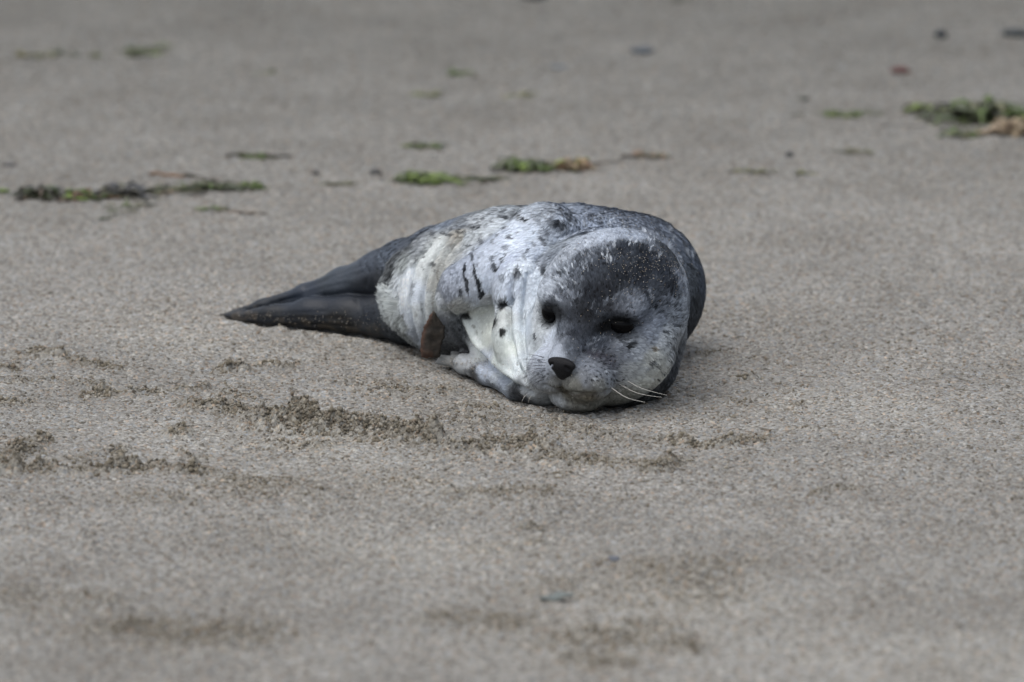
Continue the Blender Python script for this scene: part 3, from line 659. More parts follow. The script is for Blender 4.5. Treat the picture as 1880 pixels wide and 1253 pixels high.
def coat(P, wob=True):
    Q = P+(np.stack([vnoise(P, 180, 61), vnoise(P, 180, 62), vnoise(P, 180, 63)], 1)*.0016 if wob else 0)
    Q = Q+np.stack([vnoise(P, 60, 64), vnoise(P, 60, 65), vnoise(P, 60, 66)], 1)*.003
    col, L, FL = interp(Q)
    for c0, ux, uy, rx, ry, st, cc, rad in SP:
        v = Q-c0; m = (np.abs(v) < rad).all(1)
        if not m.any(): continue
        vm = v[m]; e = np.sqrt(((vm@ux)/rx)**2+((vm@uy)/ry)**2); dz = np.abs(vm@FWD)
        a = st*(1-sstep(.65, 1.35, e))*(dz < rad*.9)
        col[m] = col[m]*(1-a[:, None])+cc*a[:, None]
    return col, L, FL
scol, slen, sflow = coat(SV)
hairy = sstep(.5, 3, slen)
under = scol*(.90*hairy+1.0*(1-hairy))[:, None]
# dry sand dust on the flipper that lay in the sand
dust = sstep(.05, .5, fbm(SV, 130, 3, 71)+.15)*(1-hairy)*sstep(.018, .004, SV[:, 2]-.006)*.15
under = under*(1-dust[:, None])+lin((132,118,96))*dust[:, None]
m, nt, b = mat_new('seal_skin')
at = nt.nodes.new('ShaderNodeAttribute'); at.attribute_name = 'coat'; nt.links.new(at.outputs['Color'], b.inputs['Base Color'])
mr = nt.nodes.new('ShaderNodeMapRange'); mr.inputs[3].default_value = .42; mr.inputs[4].default_value = .85
nt.links.new(at.outputs['Alpha'], mr.inputs[0]); nt.links.new(mr.outputs[0], b.inputs['Roughness']); b.inputs['Specular IOR Level'].default_value = .25
tc = nt.nodes.new('ShaderNodeTexCoord'); nn = nt.nodes.new('ShaderNodeTexNoise'); nn.inputs['Scale'].default_value = 300; nn.inputs['Detail'].default_value = 4
nt.links.new(tc.outputs['Object'], nn.inputs['Vector']); bp = nt.nodes.new('ShaderNodeBump'); bp.inputs['Distance'].default_value = .0006
nt.links.new(nn.outputs[0], bp.inputs['Height']); nt.links.new(bp.outputs[0], b.inputs['Normal'])
SKIN = m
seal = bpy.data.objects.new('seal_pup', None); scene.collection.objects.link(seal); seal.empty_display_size = .1
tag(seal, 'spotted grey and white seal pup lying on its side on the sand, facing the camera', 'seal')
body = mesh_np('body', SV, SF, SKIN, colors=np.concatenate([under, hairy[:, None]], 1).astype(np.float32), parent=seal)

# ------------------------------------------------------------------ fur: short tapered hairs lying along the coat
def fur(n_target):
    T = np.concatenate([SF[:, [0, 1, 2]], SF[:, [0, 2, 3]]])
    ar = np.linalg.norm(np.cross(SV[T[:, 1]]-SV[T[:, 0]], SV[T[:, 2]]-SV[T[:, 0]]), axis=1)
    cen = SV[T].mean(1)
    tn = NRM[T].mean(1); vis = ((CAM-cen)*tn).sum(1)/np.linalg.norm(CAM-cen, axis=1)
    w = ar*hairy[T].mean(1)*np.where(vis > -.25, 1.0, .35)*(cen[:, 2] > gz_at(cen[:, 0], cen[:, 1])-.002)
    pick = RNG.choice(len(T), n_target, p=w/w.sum())
    u = RNG.random((n_target, 2)); f = u.sum(1) > 1; u[f] = 1-u[f]
    t = T[pick]; a, b_, c = SV[t[:, 0]], SV[t[:, 1]], SV[t[:, 2]]
    P = a+(b_-a)*u[:, :1]+(c-a)*u[:, 1:]
    N = NRM[t[:, 0]]*(1-u.sum(1))[:, None]+NRM[t[:, 1]]*u[:, :1]+NRM[t[:, 2]]*u[:, 1:]; N /= np.linalg.norm(N, axis=1)[:, None]
    col, L, FL = coat(P)
    # clumping: hairs in one tuft share a bend and a tone
    ng = n_target//9; kd = KDTree(ng)
    for i in range(ng): kd.insert(P[i], i)
    kd.balance(); gi = np.array([kd.find(p)[1] for p in P.tolist()])
    gr_ = RNG.normal(0, .45, (ng, 3)); gt = np.clip(RNG.normal(0, 1, ng)[gi], -1.8, 1.8); cl = np.clip(gr_[gi], -1, 1)*np.clip(L/6, .25, 1.1)[:, None]
    big = np.stack([vnoise(P, 70, 84), vnoise(P, 70, 85), vnoise(P, 70, 86)], 1)
    D = FL/(np.linalg.norm(FL, axis=1)[:, None]+1e-9)+.30*cl+.22*big+RNG.normal(0, .12, P.shape)
    D -= (D*N).sum(1)[:, None]*N; D /= np.linalg.norm(D, axis=1)[:, None]+1e-9
    LM = L.copy(); L = L*.001*RNG.uniform(.7, 1.25, n_target)*(1+.3*big[:, 0])
    lift = .14+.18*RNG.random(n_target)+.22*np.clip(cl[:, 2], -.5, 1)
    wd = np.where(L > .0035, .00042, .00034)*RNG.uniform(.7, 1.3, n_target)
    S = np.cross(D, N)
    root = P-N*.0003
    mid = P+D*(L*.5)[:, None]+N*(L*lift*.62)[:, None]
    tip = P+D*L[:, None]+N*(L*lift*.75)[:, None]
    pull = (RNG.uniform(.35, .75, n_target)*(L > .0026))[:, None]
    tip = tip*(1-pull)+tip[gi]*pull; mid = mid*(1-pull*.35)+mid[gi]*pull*.35
    V = np.stack([root-S*wd[:, None], root+S*wd[:, None], mid+S*(wd*.8)[:, None], mid-S*(wd*.8)[:, None], tip+S*(wd*.15)[:, None], tip-S*(wd*.15)[:, None]], 1).reshape(-1, 3)
    i0 = np.arange(n_target)[:, None]*6
    F = np.concatenate([i0+np.array([[0, 1, 2, 3]]), i0+np.array([[3, 2, 4, 5]])])
    tone = 1+.22*RNG.normal(0, .5, n_target)+.24*gt
    lum = col.mean(1); amp = np.where(lum < .15, 1.4, 1.0)
    tone = 1+(np.clip(tone, .3, 1.9)-1)*amp*np.clip(1.25-lum*1.3, .3, 1)
    c3 = np.repeat((col*tone[:, None])[:, None], 6, 1)
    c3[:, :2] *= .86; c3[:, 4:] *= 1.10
    NN = N+D*.15+cl*.25; NN /= np.linalg.norm(NN, axis=1)[:, None]
    D_ = None
    fm = attr_mat('fur', 'coat', rough=.7, spec=.07)
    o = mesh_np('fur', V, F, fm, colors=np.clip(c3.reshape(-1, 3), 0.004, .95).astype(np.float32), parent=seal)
    if len(o.data.polygons) == len(F):
        o.data.normals_split_custom_set_from_vertices(np.repeat(NN[:, None], 6, 1).reshape(-1, 3).tolist())
    return o
furo = fur(300000)

# ------------------------------------------------------------------ eyes, nose, whiskers, cord stump
def uvs(c, M, r, nu=32, nv=20):
    """ellipsoid with frame rows M"""
    V = []
    for j in range(nv+1):
        th = math.pi*j/nv
        for i in range(nu):
            ph = 2*math.pi*i/nu
            l = np.array([r[0]*math.sin(th)*math.cos(ph), r[1]*math.cos(th), r[2]*math.sin(th)*math.sin(ph)])
            V.append(np.asarray(c)+l@np.asarray(M))
    F = [[j*nu+i, j*nu+(i+1) % nu, (j+1)*nu+(i+1) % nu, (j+1)*nu+i] for j in range(nv) for i in range(nu)]
    return np.array(V), np.array(F)
em, nt, b = mat_new('eye'); b.inputs['Base Color'].default_value = (.0025, .0025, .003, 1); b.inputs['Roughness'].default_value = .05; b.inputs['Specular IOR Level'].default_value = .08
for k, e in enumerate(EYE):
    c = HL(e[0], e[1]-(.0054 if k == 0 else .0100), e[2]+(0 if k == 0 else .0008))
    V, F = uvs(c, HM, (.0128 if k == 0 else .0162, .0118, .0132 if k == 0 else .0112))
    mesh_np('eye', V, F[:, ::-1], em, parent=seal)
nm, nt, b = mat_new('nose_leather'); b.inputs['Roughness'].default_value = .45; b.inputs['Specular IOR Level'].default_value = .1
nn = nt.nodes.new('ShaderNodeTexNoise'); nn.inputs['Scale'].default_value = 900; tc = nt.nodes.new('ShaderNodeTexCoord'); nt.links.new(tc.outputs['Object'], nn.inputs['Vector'])
cr = nt.nodes.new('ShaderNodeValToRGB'); cr.color_ramp.elements[0].color = (.008, .008, .009, 1); cr.color_ramp.elements[1].color = (.018, .018, .020, 1)
nt.links.new(nn.outputs[0], cr.inputs[0]); nt.links.new(cr.outputs[0], b.inputs['Base Color'])
bp = nt.nodes.new('ShaderNodeBump'); bp.inputs['Distance'].default_value = .0008; nt.links.new(nn.outputs[0], bp.inputs['Height']); nt.links.new(bp.outputs[0], b.inputs['Normal'])
def nose_sdf(p):
    q = (p-HC.astype(np.float32))@HM.T.astype(np.float32)
    q = q-np.array([.0040, .1245, .0022], dtype=np.float32)
    d = ell(q, (0, -.0012, .0002), (.0168, .0064, .0068))
    d = smin(d, ell(q, (0, -.001, -.0070), (.0118, .0064, .0095)), .006)
    d = smin(d, ell(q, (0, -.002, -.0125), (.0045, .0055, .0070)), .004)
    for s in (-1, 1):
        a = .75*s
        d = -smin(-d, ell(q, (s*.0108, .0060, -.0020), (.0026, .0044, .0062), np.array([[math.cos(a), 0, math.sin(a)], [0, 1, 0], [-math.sin(a), 0, math.cos(a)]])), .0012)
    return d
nc = HL(0, .1235, -.005)
V, F = polygonise(nose_sdf, nc-.024, nc+.024, .0008)
Nn = vnormals(V, F)
if (Nn*(V-V.mean(0))).sum(1).mean() < 0: F = F[:, ::-1]
mesh_np('nose', V, F, nm, parent=seal)

def tube(path, r0, r1, n=5):
    P = np.asarray(path); T = np.gradient(P, axis=0); T /= np.linalg.norm(T, axis=1)[:, None]
    ref = np.array([.13, .2, .97]); A = np.cross(T, ref); A /= np.linalg.norm(A, axis=1)[:, None]; B = np.cross(T, A)
    r = np.linspace(r0, r1, len(P)); V = []
    for i in range(n):
        a = 2*math.pi*i/n; V.append(P+(A*math.cos(a)+B*math.sin(a))*r[:, None])
    V = np.stack(V, 1).reshape(-1, 3); m_ = len(P)
    F = [[j*n+i, j*n+(i+1) % n, (j+1)*n+(i+1) % n, (j+1)*n+i] for j in range(m_-1) for i in range(n)]
    return V, np.array(F)
wmw, nt, b = mat_new('pale_whisker'); b.inputs['Base Color'].default_value = (.72, .70, .64, 1); b.inputs['Roughness'].default_value = .35
wmd, nt, b = mat_new('dark_whisker'); b.inputs['Base Color'].default_value = (.035, .035, .04, 1); b.inputs['Roughness'].default_value = .4
WH_ = [  # root px, mid px, tip px, tip lift toward camera m, pale?
 ((1148,699),(1180,714),(1224,726),.012,1,.00034),((1135,706),(1170,722),(1215,730),.014,1,.00034),((1122,712),(1150,730),(1184,739),.010,1,.00038),
 
 ((1000,656),(980,652),(962,649),.010,0,.00022),((998,662),(980,661),(960,658),.010,0,.00022),((996,668),(980,667),(964,666),.010,0,.00022),((996,672),(975,671),(952,677),.012,0,.00026),
 ((998,678),(978,684),(960,695),.012,0,.00026),((998,682),(982,690),(966,704),.012,0,.00024),((1000,688),(986,696),(974,712),.010,0,.00024),((1000,692),(990,700),(980,716),.01,0,.00022),
 ((996,664),(978,656),(966,655),.01,0,.00018),((994,676),(972,678),(956,686),.012,0,.0002),
 ((968,722),(962,730),(958,738),.006,1,.0003),((976,726),(972,732),(970,740),.006,1,.0003),
]
for k in range(9):
    y = 655+k*5.2; WH_.append(((1001+k % 3, y), (984-k*.3, y-2+k*1.2), (966+k*.8-(k % 2)*8, y-3+k*3.2), .009, 0, .00030))
for k in range(9):
    y = 670+k*4.2; x = 1134-(k % 3)*4; WH_.append(((x, y), (x+20, y+k*.8), (x+40+(k % 2)*10, y+2+k*2.4), .016, 0, .00018))
for rt, md_, tp, lift, pale, r in WH_:
    h = cast(*rt)
    if h is None: continue
    root = h[0]-h[1]*.002
    y0 = root[1]
    p1 = W(md_[0], md_[1], y0-lift*.6); p2 = W(tp[0], tp[1], y0-lift*.5)
    g = gz_at(p2[0], p2[1])[0]
    if p2[2] < g+.002: p2[2] = g+.002
    V, F = tube(smooth_path([root, p1, p2], 14), r, r*.35)
    mesh_np('whisker', V, F, wmw if pale else wmd, parent=seal)

# dried cord stump: a flat, ragged rusty brown strip hanging from the waist fold
cm, nt, b = mat_new('dried_cord'); b.inputs['Roughness'].default_value = .8
tc = nt.nodes.new('ShaderNodeTexCoord'); nn = nt.nodes.new('ShaderNodeTexNoise'); nn.inputs['Scale'].default_value = 160; nn.inputs['Detail'].default_value = 5
nt.links.new(tc.outputs['Object'], nn.inputs['Vector'])
at = nt.nodes.new('ShaderNodeAttribute'); at.attribute_name = 'coat'
mx = nt.nodes.new('ShaderNodeMix'); mx.data_type = 'RGBA'; mx.blend_type = 'MULTIPLY'; mx.inputs[0].default_value = 1
cr = nt.nodes.new('ShaderNodeValToRGB'); cr.color_ramp.elements[0].position = .3; cr.color_ramp.elements[0].color = (.45, .42, .40, 1); cr.color_ramp.elements[1].position = .7; cr.color_ramp.elements[1].color = (1.5, 1.4, 1.3, 1)
nt.links.new(nn.outputs[0], cr.inputs[0]); nt.links.new(at.outputs['Color'], mx.inputs[6]); nt.links.new(cr.outputs[0], mx.inputs[7]); nt.links.new(mx.outputs[2], b.inputs['Base Color'])
bp = nt.nodes.new('ShaderNodeBump'); bp.inputs['Distance'].default_value = .002; nt.links.new(nn.outputs[0], bp.inputs['Height']); nt.links.new(bp.outputs[0], b.inputs['Normal'])
def cord():
    outl = [(796,572),(806,584),(812,594),(817,606),(816,622),(810,636),(808,652),(805,657),(790,657),(774,655),(773,640),(775,615),(778,600),(786,588),(792,574)]
    Yc = -.139
    L_ = smooth_path(outl+[outl[0]], 60)[:-1]; n = len(L_)
    L_ = L_+np.stack([[random.uniform(-1.6, 1.6), random.uniform(-1.6, 1.6)] for _ in range(n)])
    c = np.array([794., 618.])
    V = []; C = []
    rings = [(0, 1), (.15, 1), (.35, 1.02), (.52, .98), (.7, .95), (.8, .88), (.9, .75), (1, .35), (1.0, -.35), (.9, -.75), (.6, -1), (0, -1)]
    for s, t in rings:
        for k in range(n):
            q = c+(L_[k]-c)*s
            th = t*(.0048+.0022*vnoise(np.array([[q[0]*.02, q[1]*.02, t]]), 4, 9)[0])
            V.append(W(q[0], q[1], Yc-th))
            ed = sstep(.5, 1, s)*(q[0] < 794); C.append(lin((66,46,36))*ed+lin((42,38,33))*(1-ed))
    F = [[j*n+i, j*n+(i+1) % n, (j+1)*n+(i+1) % n, (j+1)*n+i] for j in range(len(rings)-1) for i in range(n)]
    return mesh_np('cord_stump', V, F, cm, colors=np.array(C, dtype=np.float32), parent=seal)
cs = cord(); cs['label'] = 'rusty brown dried cord stump hanging at the belly'

# ------------------------------------------------------------------ loose grains and crumbs of sand
ico_t = (1+5**.5)/2
ICO_V = np.array([(-1, ico_t, 0), (1, ico_t, 0), (-1, -ico_t, 0), (1, -ico_t, 0), (0, -1, ico_t), (0, 1, ico_t), (0, -1, -ico_t), (0, 1, -ico_t), (ico_t, 0, -1), (ico_t, 0, 1), (-ico_t, 0, -1), (-ico_t, 0, 1)])/math.sqrt(1+ico_t**2)
ICO_F = np.array([(0, 11, 5), (0, 5, 1), (0, 1, 7), (0, 7, 10), (0, 10, 11), (1, 5, 9), (5, 11, 4), (11, 10, 2), (10, 7, 6), (7, 1, 8), (3, 9, 4), (3, 4, 2), (3, 2, 6), (3, 6, 8), (3, 8, 9), (4, 9, 5), (2, 4, 11), (6, 2, 10), (8, 6, 7), (9, 8, 1)])
OCT_V = np.array([(1, 0, 0), (-1, 0, 0), (0, 1, 0), (0, -1, 0), (0, 0, 1), (0, 0, -1)], float)
OCT_F = np.array([(0, 2, 4), (2, 1, 4), (1, 3, 4), (3, 0, 4), (2, 0, 5), (1, 2, 5), (3, 1, 5), (0, 3, 5)])
def lumps(name, P, R, C, mat, base=(ICO_V, ICO_F), jit=.22, parent=None, smooth=True):
    BV, BF = base; n = len(P)
    ang = RNG.uniform(0, 6.28, n); ca, sa = np.cos(ang), np.sin(ang)
    V = BV[None]*(1+RNG.uniform(-jit, jit, (n, len(BV), 1)))*RNG.uniform(.7, 1.25, (n, 1, 3))
    V = np.stack([V[..., 0]*ca[:, None]-V[..., 1]*sa[:, None], V[..., 0]*sa[:, None]+V[..., 1]*ca[:, None], V[..., 2]], -1)
    V = V*R[:, None, None]+P[:, None]
    F = (np.arange(n)[:, None, None]*len(BV)+BF[None]).reshape(-1, 3)
    return mesh_np(name, V.reshape(-1, 3), F, mat, smooth=smooth, colors=np.repeat(C[:, None], len(BV), 1).reshape(-1, 3).astype(np.float32), parent=parent)
GRAIN = attr_mat('sand_grain', 'coat', rough=.85, spec=.25, noise=(500, .25), bump=(900, .0008))
def grain_cols(n, damp):
    pal = np.array([lin(c) for c in ((136,127,108),(122,113,94),(146,138,122),(108,99,82),(156,149,136),(130,114,94),(96,90,78))])
    w = np.array([.26, .22, .18, .10, .12, .07, .05])
    c = pal[RNG.choice(7, n, p=w)]*RNG.uniform(.8, 1.15, (n, 1)); c = c*.75+c.mean(1)[:, None]*.25; return c*(1-.20*damp[:, None]*np.array([1, 1.03, 1.08]))
P = []; R = []
for pts, wd, ht in RIDGES:
    pp = np.array(pts); seg = np.linalg.norm(np.diff(pp, axis=0), axis=1); L = seg.sum()+wd
    n = int((L*wd)*2.3e5*min(1.3, (ht/.006)**1.5)*(1 if wd < .04 else .45))
    t = RNG.random(n)*(len(pp)-1); i = t.astype(int); f = (t-i)[:, None]
    q = pp[i]*(1-f)+pp[i+1]*f + RNG.normal(0, wd*.55, (n, 2))
    bk = vnoise2(q[:, 0], q[:, 1], 22, 47)*.6+vnoise2(q[:, 0], q[:, 1], 48, 48)*.4
    q = q[RNG.random(n) < np.clip(.92+1.0*bk, .15, 1)]; n = len(q)
    P.append(q); R.append(np.clip(RNG.lognormal(math.log(.00135), .33, n), .0007, .0036)*(1.0 if ht > .004 else .8))
n = 26000   # a thin scatter everywhere, denser where the sand is scuffed
q = np.stack([RNG.uniform(-.72, .72, n), RNG.uniform(-1.35, .9, n)], 1)
k = RNG.random(n) < .12+.88*sstep(-.1, .5, fbm2(q[:, 0], q[:, 1], 7, 2, 51)+np.where(q[:, 1] < .05, .1, -.25))
q = q[k]; P.append(q); R.append(np.clip(RNG.lognormal(math.log(.00085), .35, len(q)), .0005, .0022))
P = np.concatenate(P); R = np.concatenate(R)
z, dmp = ground(P[:, 0], P[:, 1])
cr_ = lumps('sand_crumbs', np.column_stack([P, z+R*.25]), R, grain_cols(len(P), np.clip(dmp, 0, 1)), GRAIN)
tag(cr_, 'loose damp sand crumbs scattered along the scuffed ridges', 'sand crumbs', kind='stuff')

# grains stuck to the pup: forehead, back, muzzle, hind flipper
PT = []
for (cx, cy, sx, sy, n) in ((1160,470,45,28,170),(1185,500,45,25,110),(1150,535,45,22,50),(1240,500,10,25,50),(1215,480,18,14,60),(1140,405,60,8,90),(1220,415,30,10,50),(1100,395,40,6,40),(1110,657,20,5,14),(1048,676,6,8,22),(1100,740,35,10,22),(560,590,70,8,110),(460,583,40,4,50),(870,672,35,7,150),(840,665,22,6,90),(845,560,25,5,16),(955,680,10,12,16),(640,590,40,10,30),(1130,600,30,30,8),(1080,560,30,40,14),(1000,395,40,10,16)):
    for _ in range(n):
        h = cast(random.gauss(cx, sx), random.gauss(cy, sy))
        if h is not None and h[0][2] > .006: PT.append(h[0]+h[1]*.0012)
PT = np.array(PT); pal = np.array([lin(c) for c in ((170,164,152),(150,144,132),(185,180,174),(125,112,98),(160,148,134))])
st = lumps('stuck_sand', PT, RNG.uniform(.0003, .0006, len(PT)), pal[RNG.choice(5, len(PT))], GRAIN, base=(OCT_V, OCT_F), parent=seal)
st['kind'] = 'stuff'

# ------------------------------------------------------------------ pebbles
def pebble(px, py, w, h, dep, col, label, cat='pebble', name='pebble', jag=.10, seed=0, group='pebbles strewn on the sand', sink=.25, yoff=0):
    """w, h picture pixels"""
    g = G(px, py); sc = np.linalg.norm(g-CAM)/8/1634.8
    rx = w*sc/2; rz = h*sc/2*(.95 if h > 9 else .9); ry = dep
    V, F = uvs((0, 0, 0), np.eye(3), (1, 1, 1), 28, 18)
    n1 = fbm(V+seed*7.3, 1.3, 3, seed); V = V*(1+jag*n1[:, None]*2)
    V = np.sign(V)*np.abs(V)**.85
    V = V*np.array([rx, ry, rz]); z0 = gz_at(g[0], g[1])[0]
    V = V+np.array([0, 0, rz*(1-sink*1.2)])
    m_ = attr_mat('stone', 'coat', rough=.7, spec=.4, noise=(220, .28), bump=(260, .001))
    o = mesh_np(name, V, F[:, ::-1], m_, colors=np.tile((lin(col)*.6+lin(col).mean()*.4)*.85, (len(V), 1)).astype(np.float32))
    o.location = (g[0], g[1], z0)
    tag(o, label, cat, group); return o
pebble(980,2,46,14,.012,(50,60,68),'dark bluish stone cut by the top edge of the photo, above the seal', seed=1)
pebble(1245,1,40,7,.012,(88,88,72),'faint olive pebble at the top edge right of the dark bluish stone', seed=2)
pebble(1178,92,42,12,.014,(72,82,92),'flat blue grey pebble high above the head of the seal', seed=3)
pebble(1026,123,30,9,.010,(104,112,116),'pale grey flat pebble below left of the flat blue grey pebble', seed=4)
pebble(1727,67,24,19,.008,(38,46,54),'small round blackish pebble near the top right corner', seed=5)
pebble(1866,65,56,14,.014,(40,50,54),'long dark flat stone cut by the right edge near the top', seed=6)
pebble(1652,136,38,17,.012,(98,50,42),'red brown pebble below the round blackish pebble', seed=7)
pebble(1449,288,14,12,.005,(46,48,52),'tiny black pebble alone right of the seaweed line', seed=8)
pebble(18,307,32,8,.008,(84,80,78),'thin grey pebble at the left edge above the weed line', seed=9)
pebble(1127,1033,20,11,.007,(92,99,110),'small blue pebble in the foreground sand', seed=10, sink=.4)
pebble(690,319,22,12,.007,(70,68,68),'small dark grey pebble between the two green weed patches', seed=11)
pebble(578,322,16,8,.007,(92,86,80),'tiny brown grey pebble right of the left weed line', seed=12)
pebble(1475,186,22,9,.008,(96,98,84),'faint olive grey pebble left of the big seaweed clump', seed=13)

# greenish shell fragment in the foreground: thin tilted curved plate
def shell():
    g = G(1022, 1103); sc = np.linalg.norm(g-CAM)/8/1634.8; n, k = 22, 8; V = []
    for side in (0, 1):
        for j in range(k+1):
            for i in range(n+1):
                u = i/n*2-1; v = j/k*2-1
                w_ = math.sqrt(max(0, 1-abs(u)**2.4))*.95+.05
                x = u*31*sc; y = v*.0050*w_
                z = .0062+.0025*u-.0022*v*v*0-.0030*(1-u*u)*0+.0010*v*w_+.0012*math.sin(u*5+v)-(.0022 if side else 0)
                V.append((x, y, z))
    A = lambda s, j, i: s*(k+1)*(n+1)+j*(n+1)+i
    F = [[A(0, j, i), A(0, j, i+1), A(0, j+1, i+1), A(0, j+1, i)] for j in range(k) for i in range(n)]
    F += [[A(1, j, i), A(1, j+1, i), A(1, j+1, i+1), A(1, j, i+1)] for j in range(k) for i in range(n)]
    F += [[A(0, 0, i), A(1, 0, i), A(1, 0, i+1), A(0, 0, i+1)] for i in range(n)]+[[A(0, k, i), A(0, k, i+1), A(1, k, i+1), A(1, k, i)] for i in range(n)]
    F += [[A(0, j, 0), A(0, j+1, 0), A(1, j+1, 0), A(1, j, 0)] for j in range(k)]+[[A(0, j, n), A(1, j, n), A(1, j+1, n), A(0, j+1, n)] for j in range(k)]
    o = mesh_np('shell_fragment', V, F, attr_mat('shell', 'coat', rough=.5, spec=.5, noise=(120, .3), bump=(200, .0006)), colors=np.tile(lin((96,103,100)), (len(V), 1)).astype(np.float32))
    o.location = (g[0], g[1], gz_at(g[0], g[1])[0]-.001)
    tag(o, 'thin greenish grey shell fragment lying tilted in the foreground sand', 'shell')
shell()

# ------------------------------------------------------------------ seaweed and driftwood
WEED = attr_mat('seaweed', 'coat', rough=.45, spec=.5, noise=(120, .35))
GRN=(84,100,50); DGR=(72,80,54); OLV=(90,90,66); BRN=(88,76,62); BLKW=(70,68,60); TAN=(134,118,94); RED=(104,72,60); LGR=(108,126,60)
def weed(px, py, w, h, cols, n, label, name='seaweed_clump', cat='seaweed', dep=.03, strand=(.02, .06), group='seaweed bits along the strand line', rw=.0016, seed=0, top=None):
    g = G(px, py+h*.3); sc = np.linalg.norm(g-CAM)/8/1634.8; rr = random.Random(seed+int(px)); Vs = []; Fs = []; Cs = []; off = 0
    W2 = w*sc/2; Hh = h*sc
    for k in range(n):
        cx = rr.gauss(0, W2*.42); cx = max(-W2*.9, min(W2*.9, cx)); cy = rr.gauss(0, dep*.4)
        L = rr.uniform(*strand); a = rr.uniform(-.5, .5)+(math.pi if rr.random() < .5 else 0)
        prof = max(.12, 1-(cx/W2)**2); z = rr.uniform(0, 1)**1.3*Hh*.75*prof
        p = []; x, y = cx, cy; m_ = 7
        for j in range(m_):
            u = j/(m_-1); x += math.cos(a)*L/m_; y += math.sin(a)*L/m_*.8; a += rr.uniform(-.7, .7)
            p.append((x, y, max(.0012, z*(math.sin(math.pi*(.15+.75*u)))+rr.uniform(-.001, .001))))
        p = np.array(p); r = rw*rr.uniform(.6, 1.5); T = np.gradient(p, axis=0); T /= np.linalg.norm(T, axis=1)[:, None]
        S = np.cross(T, np.array([rr.uniform(-.4, .4), rr.uniform(-.4, .4), 1.])); S /= np.linalg.norm(S, axis=1)[:, None]; U = np.cross(S, T)
        ww = r*np.sin(np.linspace(.35, 2.9, m_))*(1+.4*np.array([rr.uniform(-1, 1) for _ in range(m_)]))
        ring = [p+S*ww[:, None]*1.8, p+U*ww[:, None]*.45, p-S*ww[:, None]*1.8, p-U*ww[:, None]*.45]
        V = np.stack(ring, 1).reshape(-1, 3)
        F = [[j*4+i, j*4+(i+1) % 4, (j+1)*4+(i+1) % 4, (j+1)*4+i] for j in range(m_-1) for i in range(4)]
        # colour by where along the clump the strand lies
        t = (cx/W2*.5+.5)*len(cols); ci = int(max(0, min(len(cols)-1, t+rr.gauss(0, .35)))); c = lin(rr.choice(cols[ci]))*rr.uniform(.7, 1.3)
        Vs.append(V); Fs.append(np.array(F)+off); Cs.append(np.tile(c, (len(V), 1))); off += len(V)
    o = mesh_np(name, np.concatenate(Vs), np.concatenate(Fs), WEED, colors=np.concatenate(Cs).astype(np.float32))
    o.location = (g[0], g[1], gz_at(g[0], g[1])[0])
    tag(o, label, cat, group); return o
def stick(p0, p1, r, col, label, name='driftwood_stick', cat='stick', sag=0, group='driftwood sticks', r1=None):
    a = G(*p0); b = G(*p1); sc = np.linalg.norm(a-CAM)/8/1634.8
    pts = smooth_path([a, (a*.65+b*.35)+np.array([0, .006, 0]), (a*.3+b*.7)-np.array([0, .006, 0]), b], 16); c = pts.mean(0)
    pts[:, 2] = r*sc*.8+.001*np.sin(np.arange(16)*.8)
    V, F = tube(pts-np.array([c[0], c[1], 0]), r*sc, (r1 or r*.6)*sc, 7)
    V = V+np.stack([vnoise(V, 300, 3), vnoise(V, 300, 4), vnoise(V, 300, 5)], 1)*r*sc*.4
    o = mesh_np(name, V, F, attr_mat('wood', 'coat', rough=.8, noise=(150, .35)), colors=np.tile((lin(col)*.6+lin(col).mean()*.4)*.85, (len(V), 1)).astype(np.float32))
    o.location = (c[0], c[1], gz_at(c[0], c[1])[0]); tag(o, label, cat, group); return o
# strand line, left
weed(75,356,54,30,[[BLKW,BRN,DGR],[BLKW,BLKW,DGR],[BLKW,BRN]],110,'round dark brown seaweed ball at the left end of the strand line',strand=(.015,.035),dep=.02,rw=.0020,seed=1)
weed(148,358,96,20,[[GRN,BRN],[GRN,LGR],[GRN,LGR,RED],[GRN,DGR],[RED,GRN]],80,'bright green weed strip with red bits, right of the round brown ball',strand=(.01,.03),seed=2)
weed(222,352,60,26,[[BLKW,OLV],[BLKW,BLKW,(70,70,72)],[(60,62,66),BLKW]],110,'blocky blackish seaweed lump between two green strips',strand=(.015,.035),dep=.02,rw=.0020,seed=3)
weed(285,350,80,14,[[OLV,BLKW],[OLV,DGR],[BLKW,OLV],[DGR,OLV]],24,'loose dark olive weed bits right of the blackish lump',strand=(.01,.025),seed=4)
weed(385,344,110,22,[[TAN,OLV,BRN],[DGR,OLV,GRN],[DGR,OLV,BLKW],[DGR,OLV],[DGR,GRN]],64,'tangled olive green weed with a tan end beside the orange brown stick',strand=(.02,.05),seed=5)
weed(460,343,22,12,[[GRN,LGR],[OLV,GRN]],30,'tiny bright green weed tuft at the right end of the olive tangle',strand=(.008,.02),dep=.01,seed=6)
weed(240,380,130,12,[[OLV,DGR],[GRN,OLV],[DGR,OLV],[OLV]],26,'thin scattered olive weed just in front of the blackish lump',strand=(.008,.022),rw=.0012,dep=.06,seed=7)
weed(390,386,40,8,[[OLV,GRN],[OLV]],24,'short yellow olive weed scrap in front of the olive tangle',strand=(.008,.02),dep=.012,rw=.0013,seed=8)
weed(450,392,60,7,[[(110,96,80)],[(104,96,84)]],20,'faint brown weed scrap nearest the hind flippers',strand=(.008,.02),dep=.012,rw=.0012,seed=9)
weed(0,352,14,10,[[GRN,LGR]],14,'green weed scrap cut by the left edge of the photo',strand=(.006,.014),dep=.008,seed=10)
stick((274,327),(345,330),3.6,(140,98,56),'orange brown stick above the blackish seaweed lump', r1=2.2)
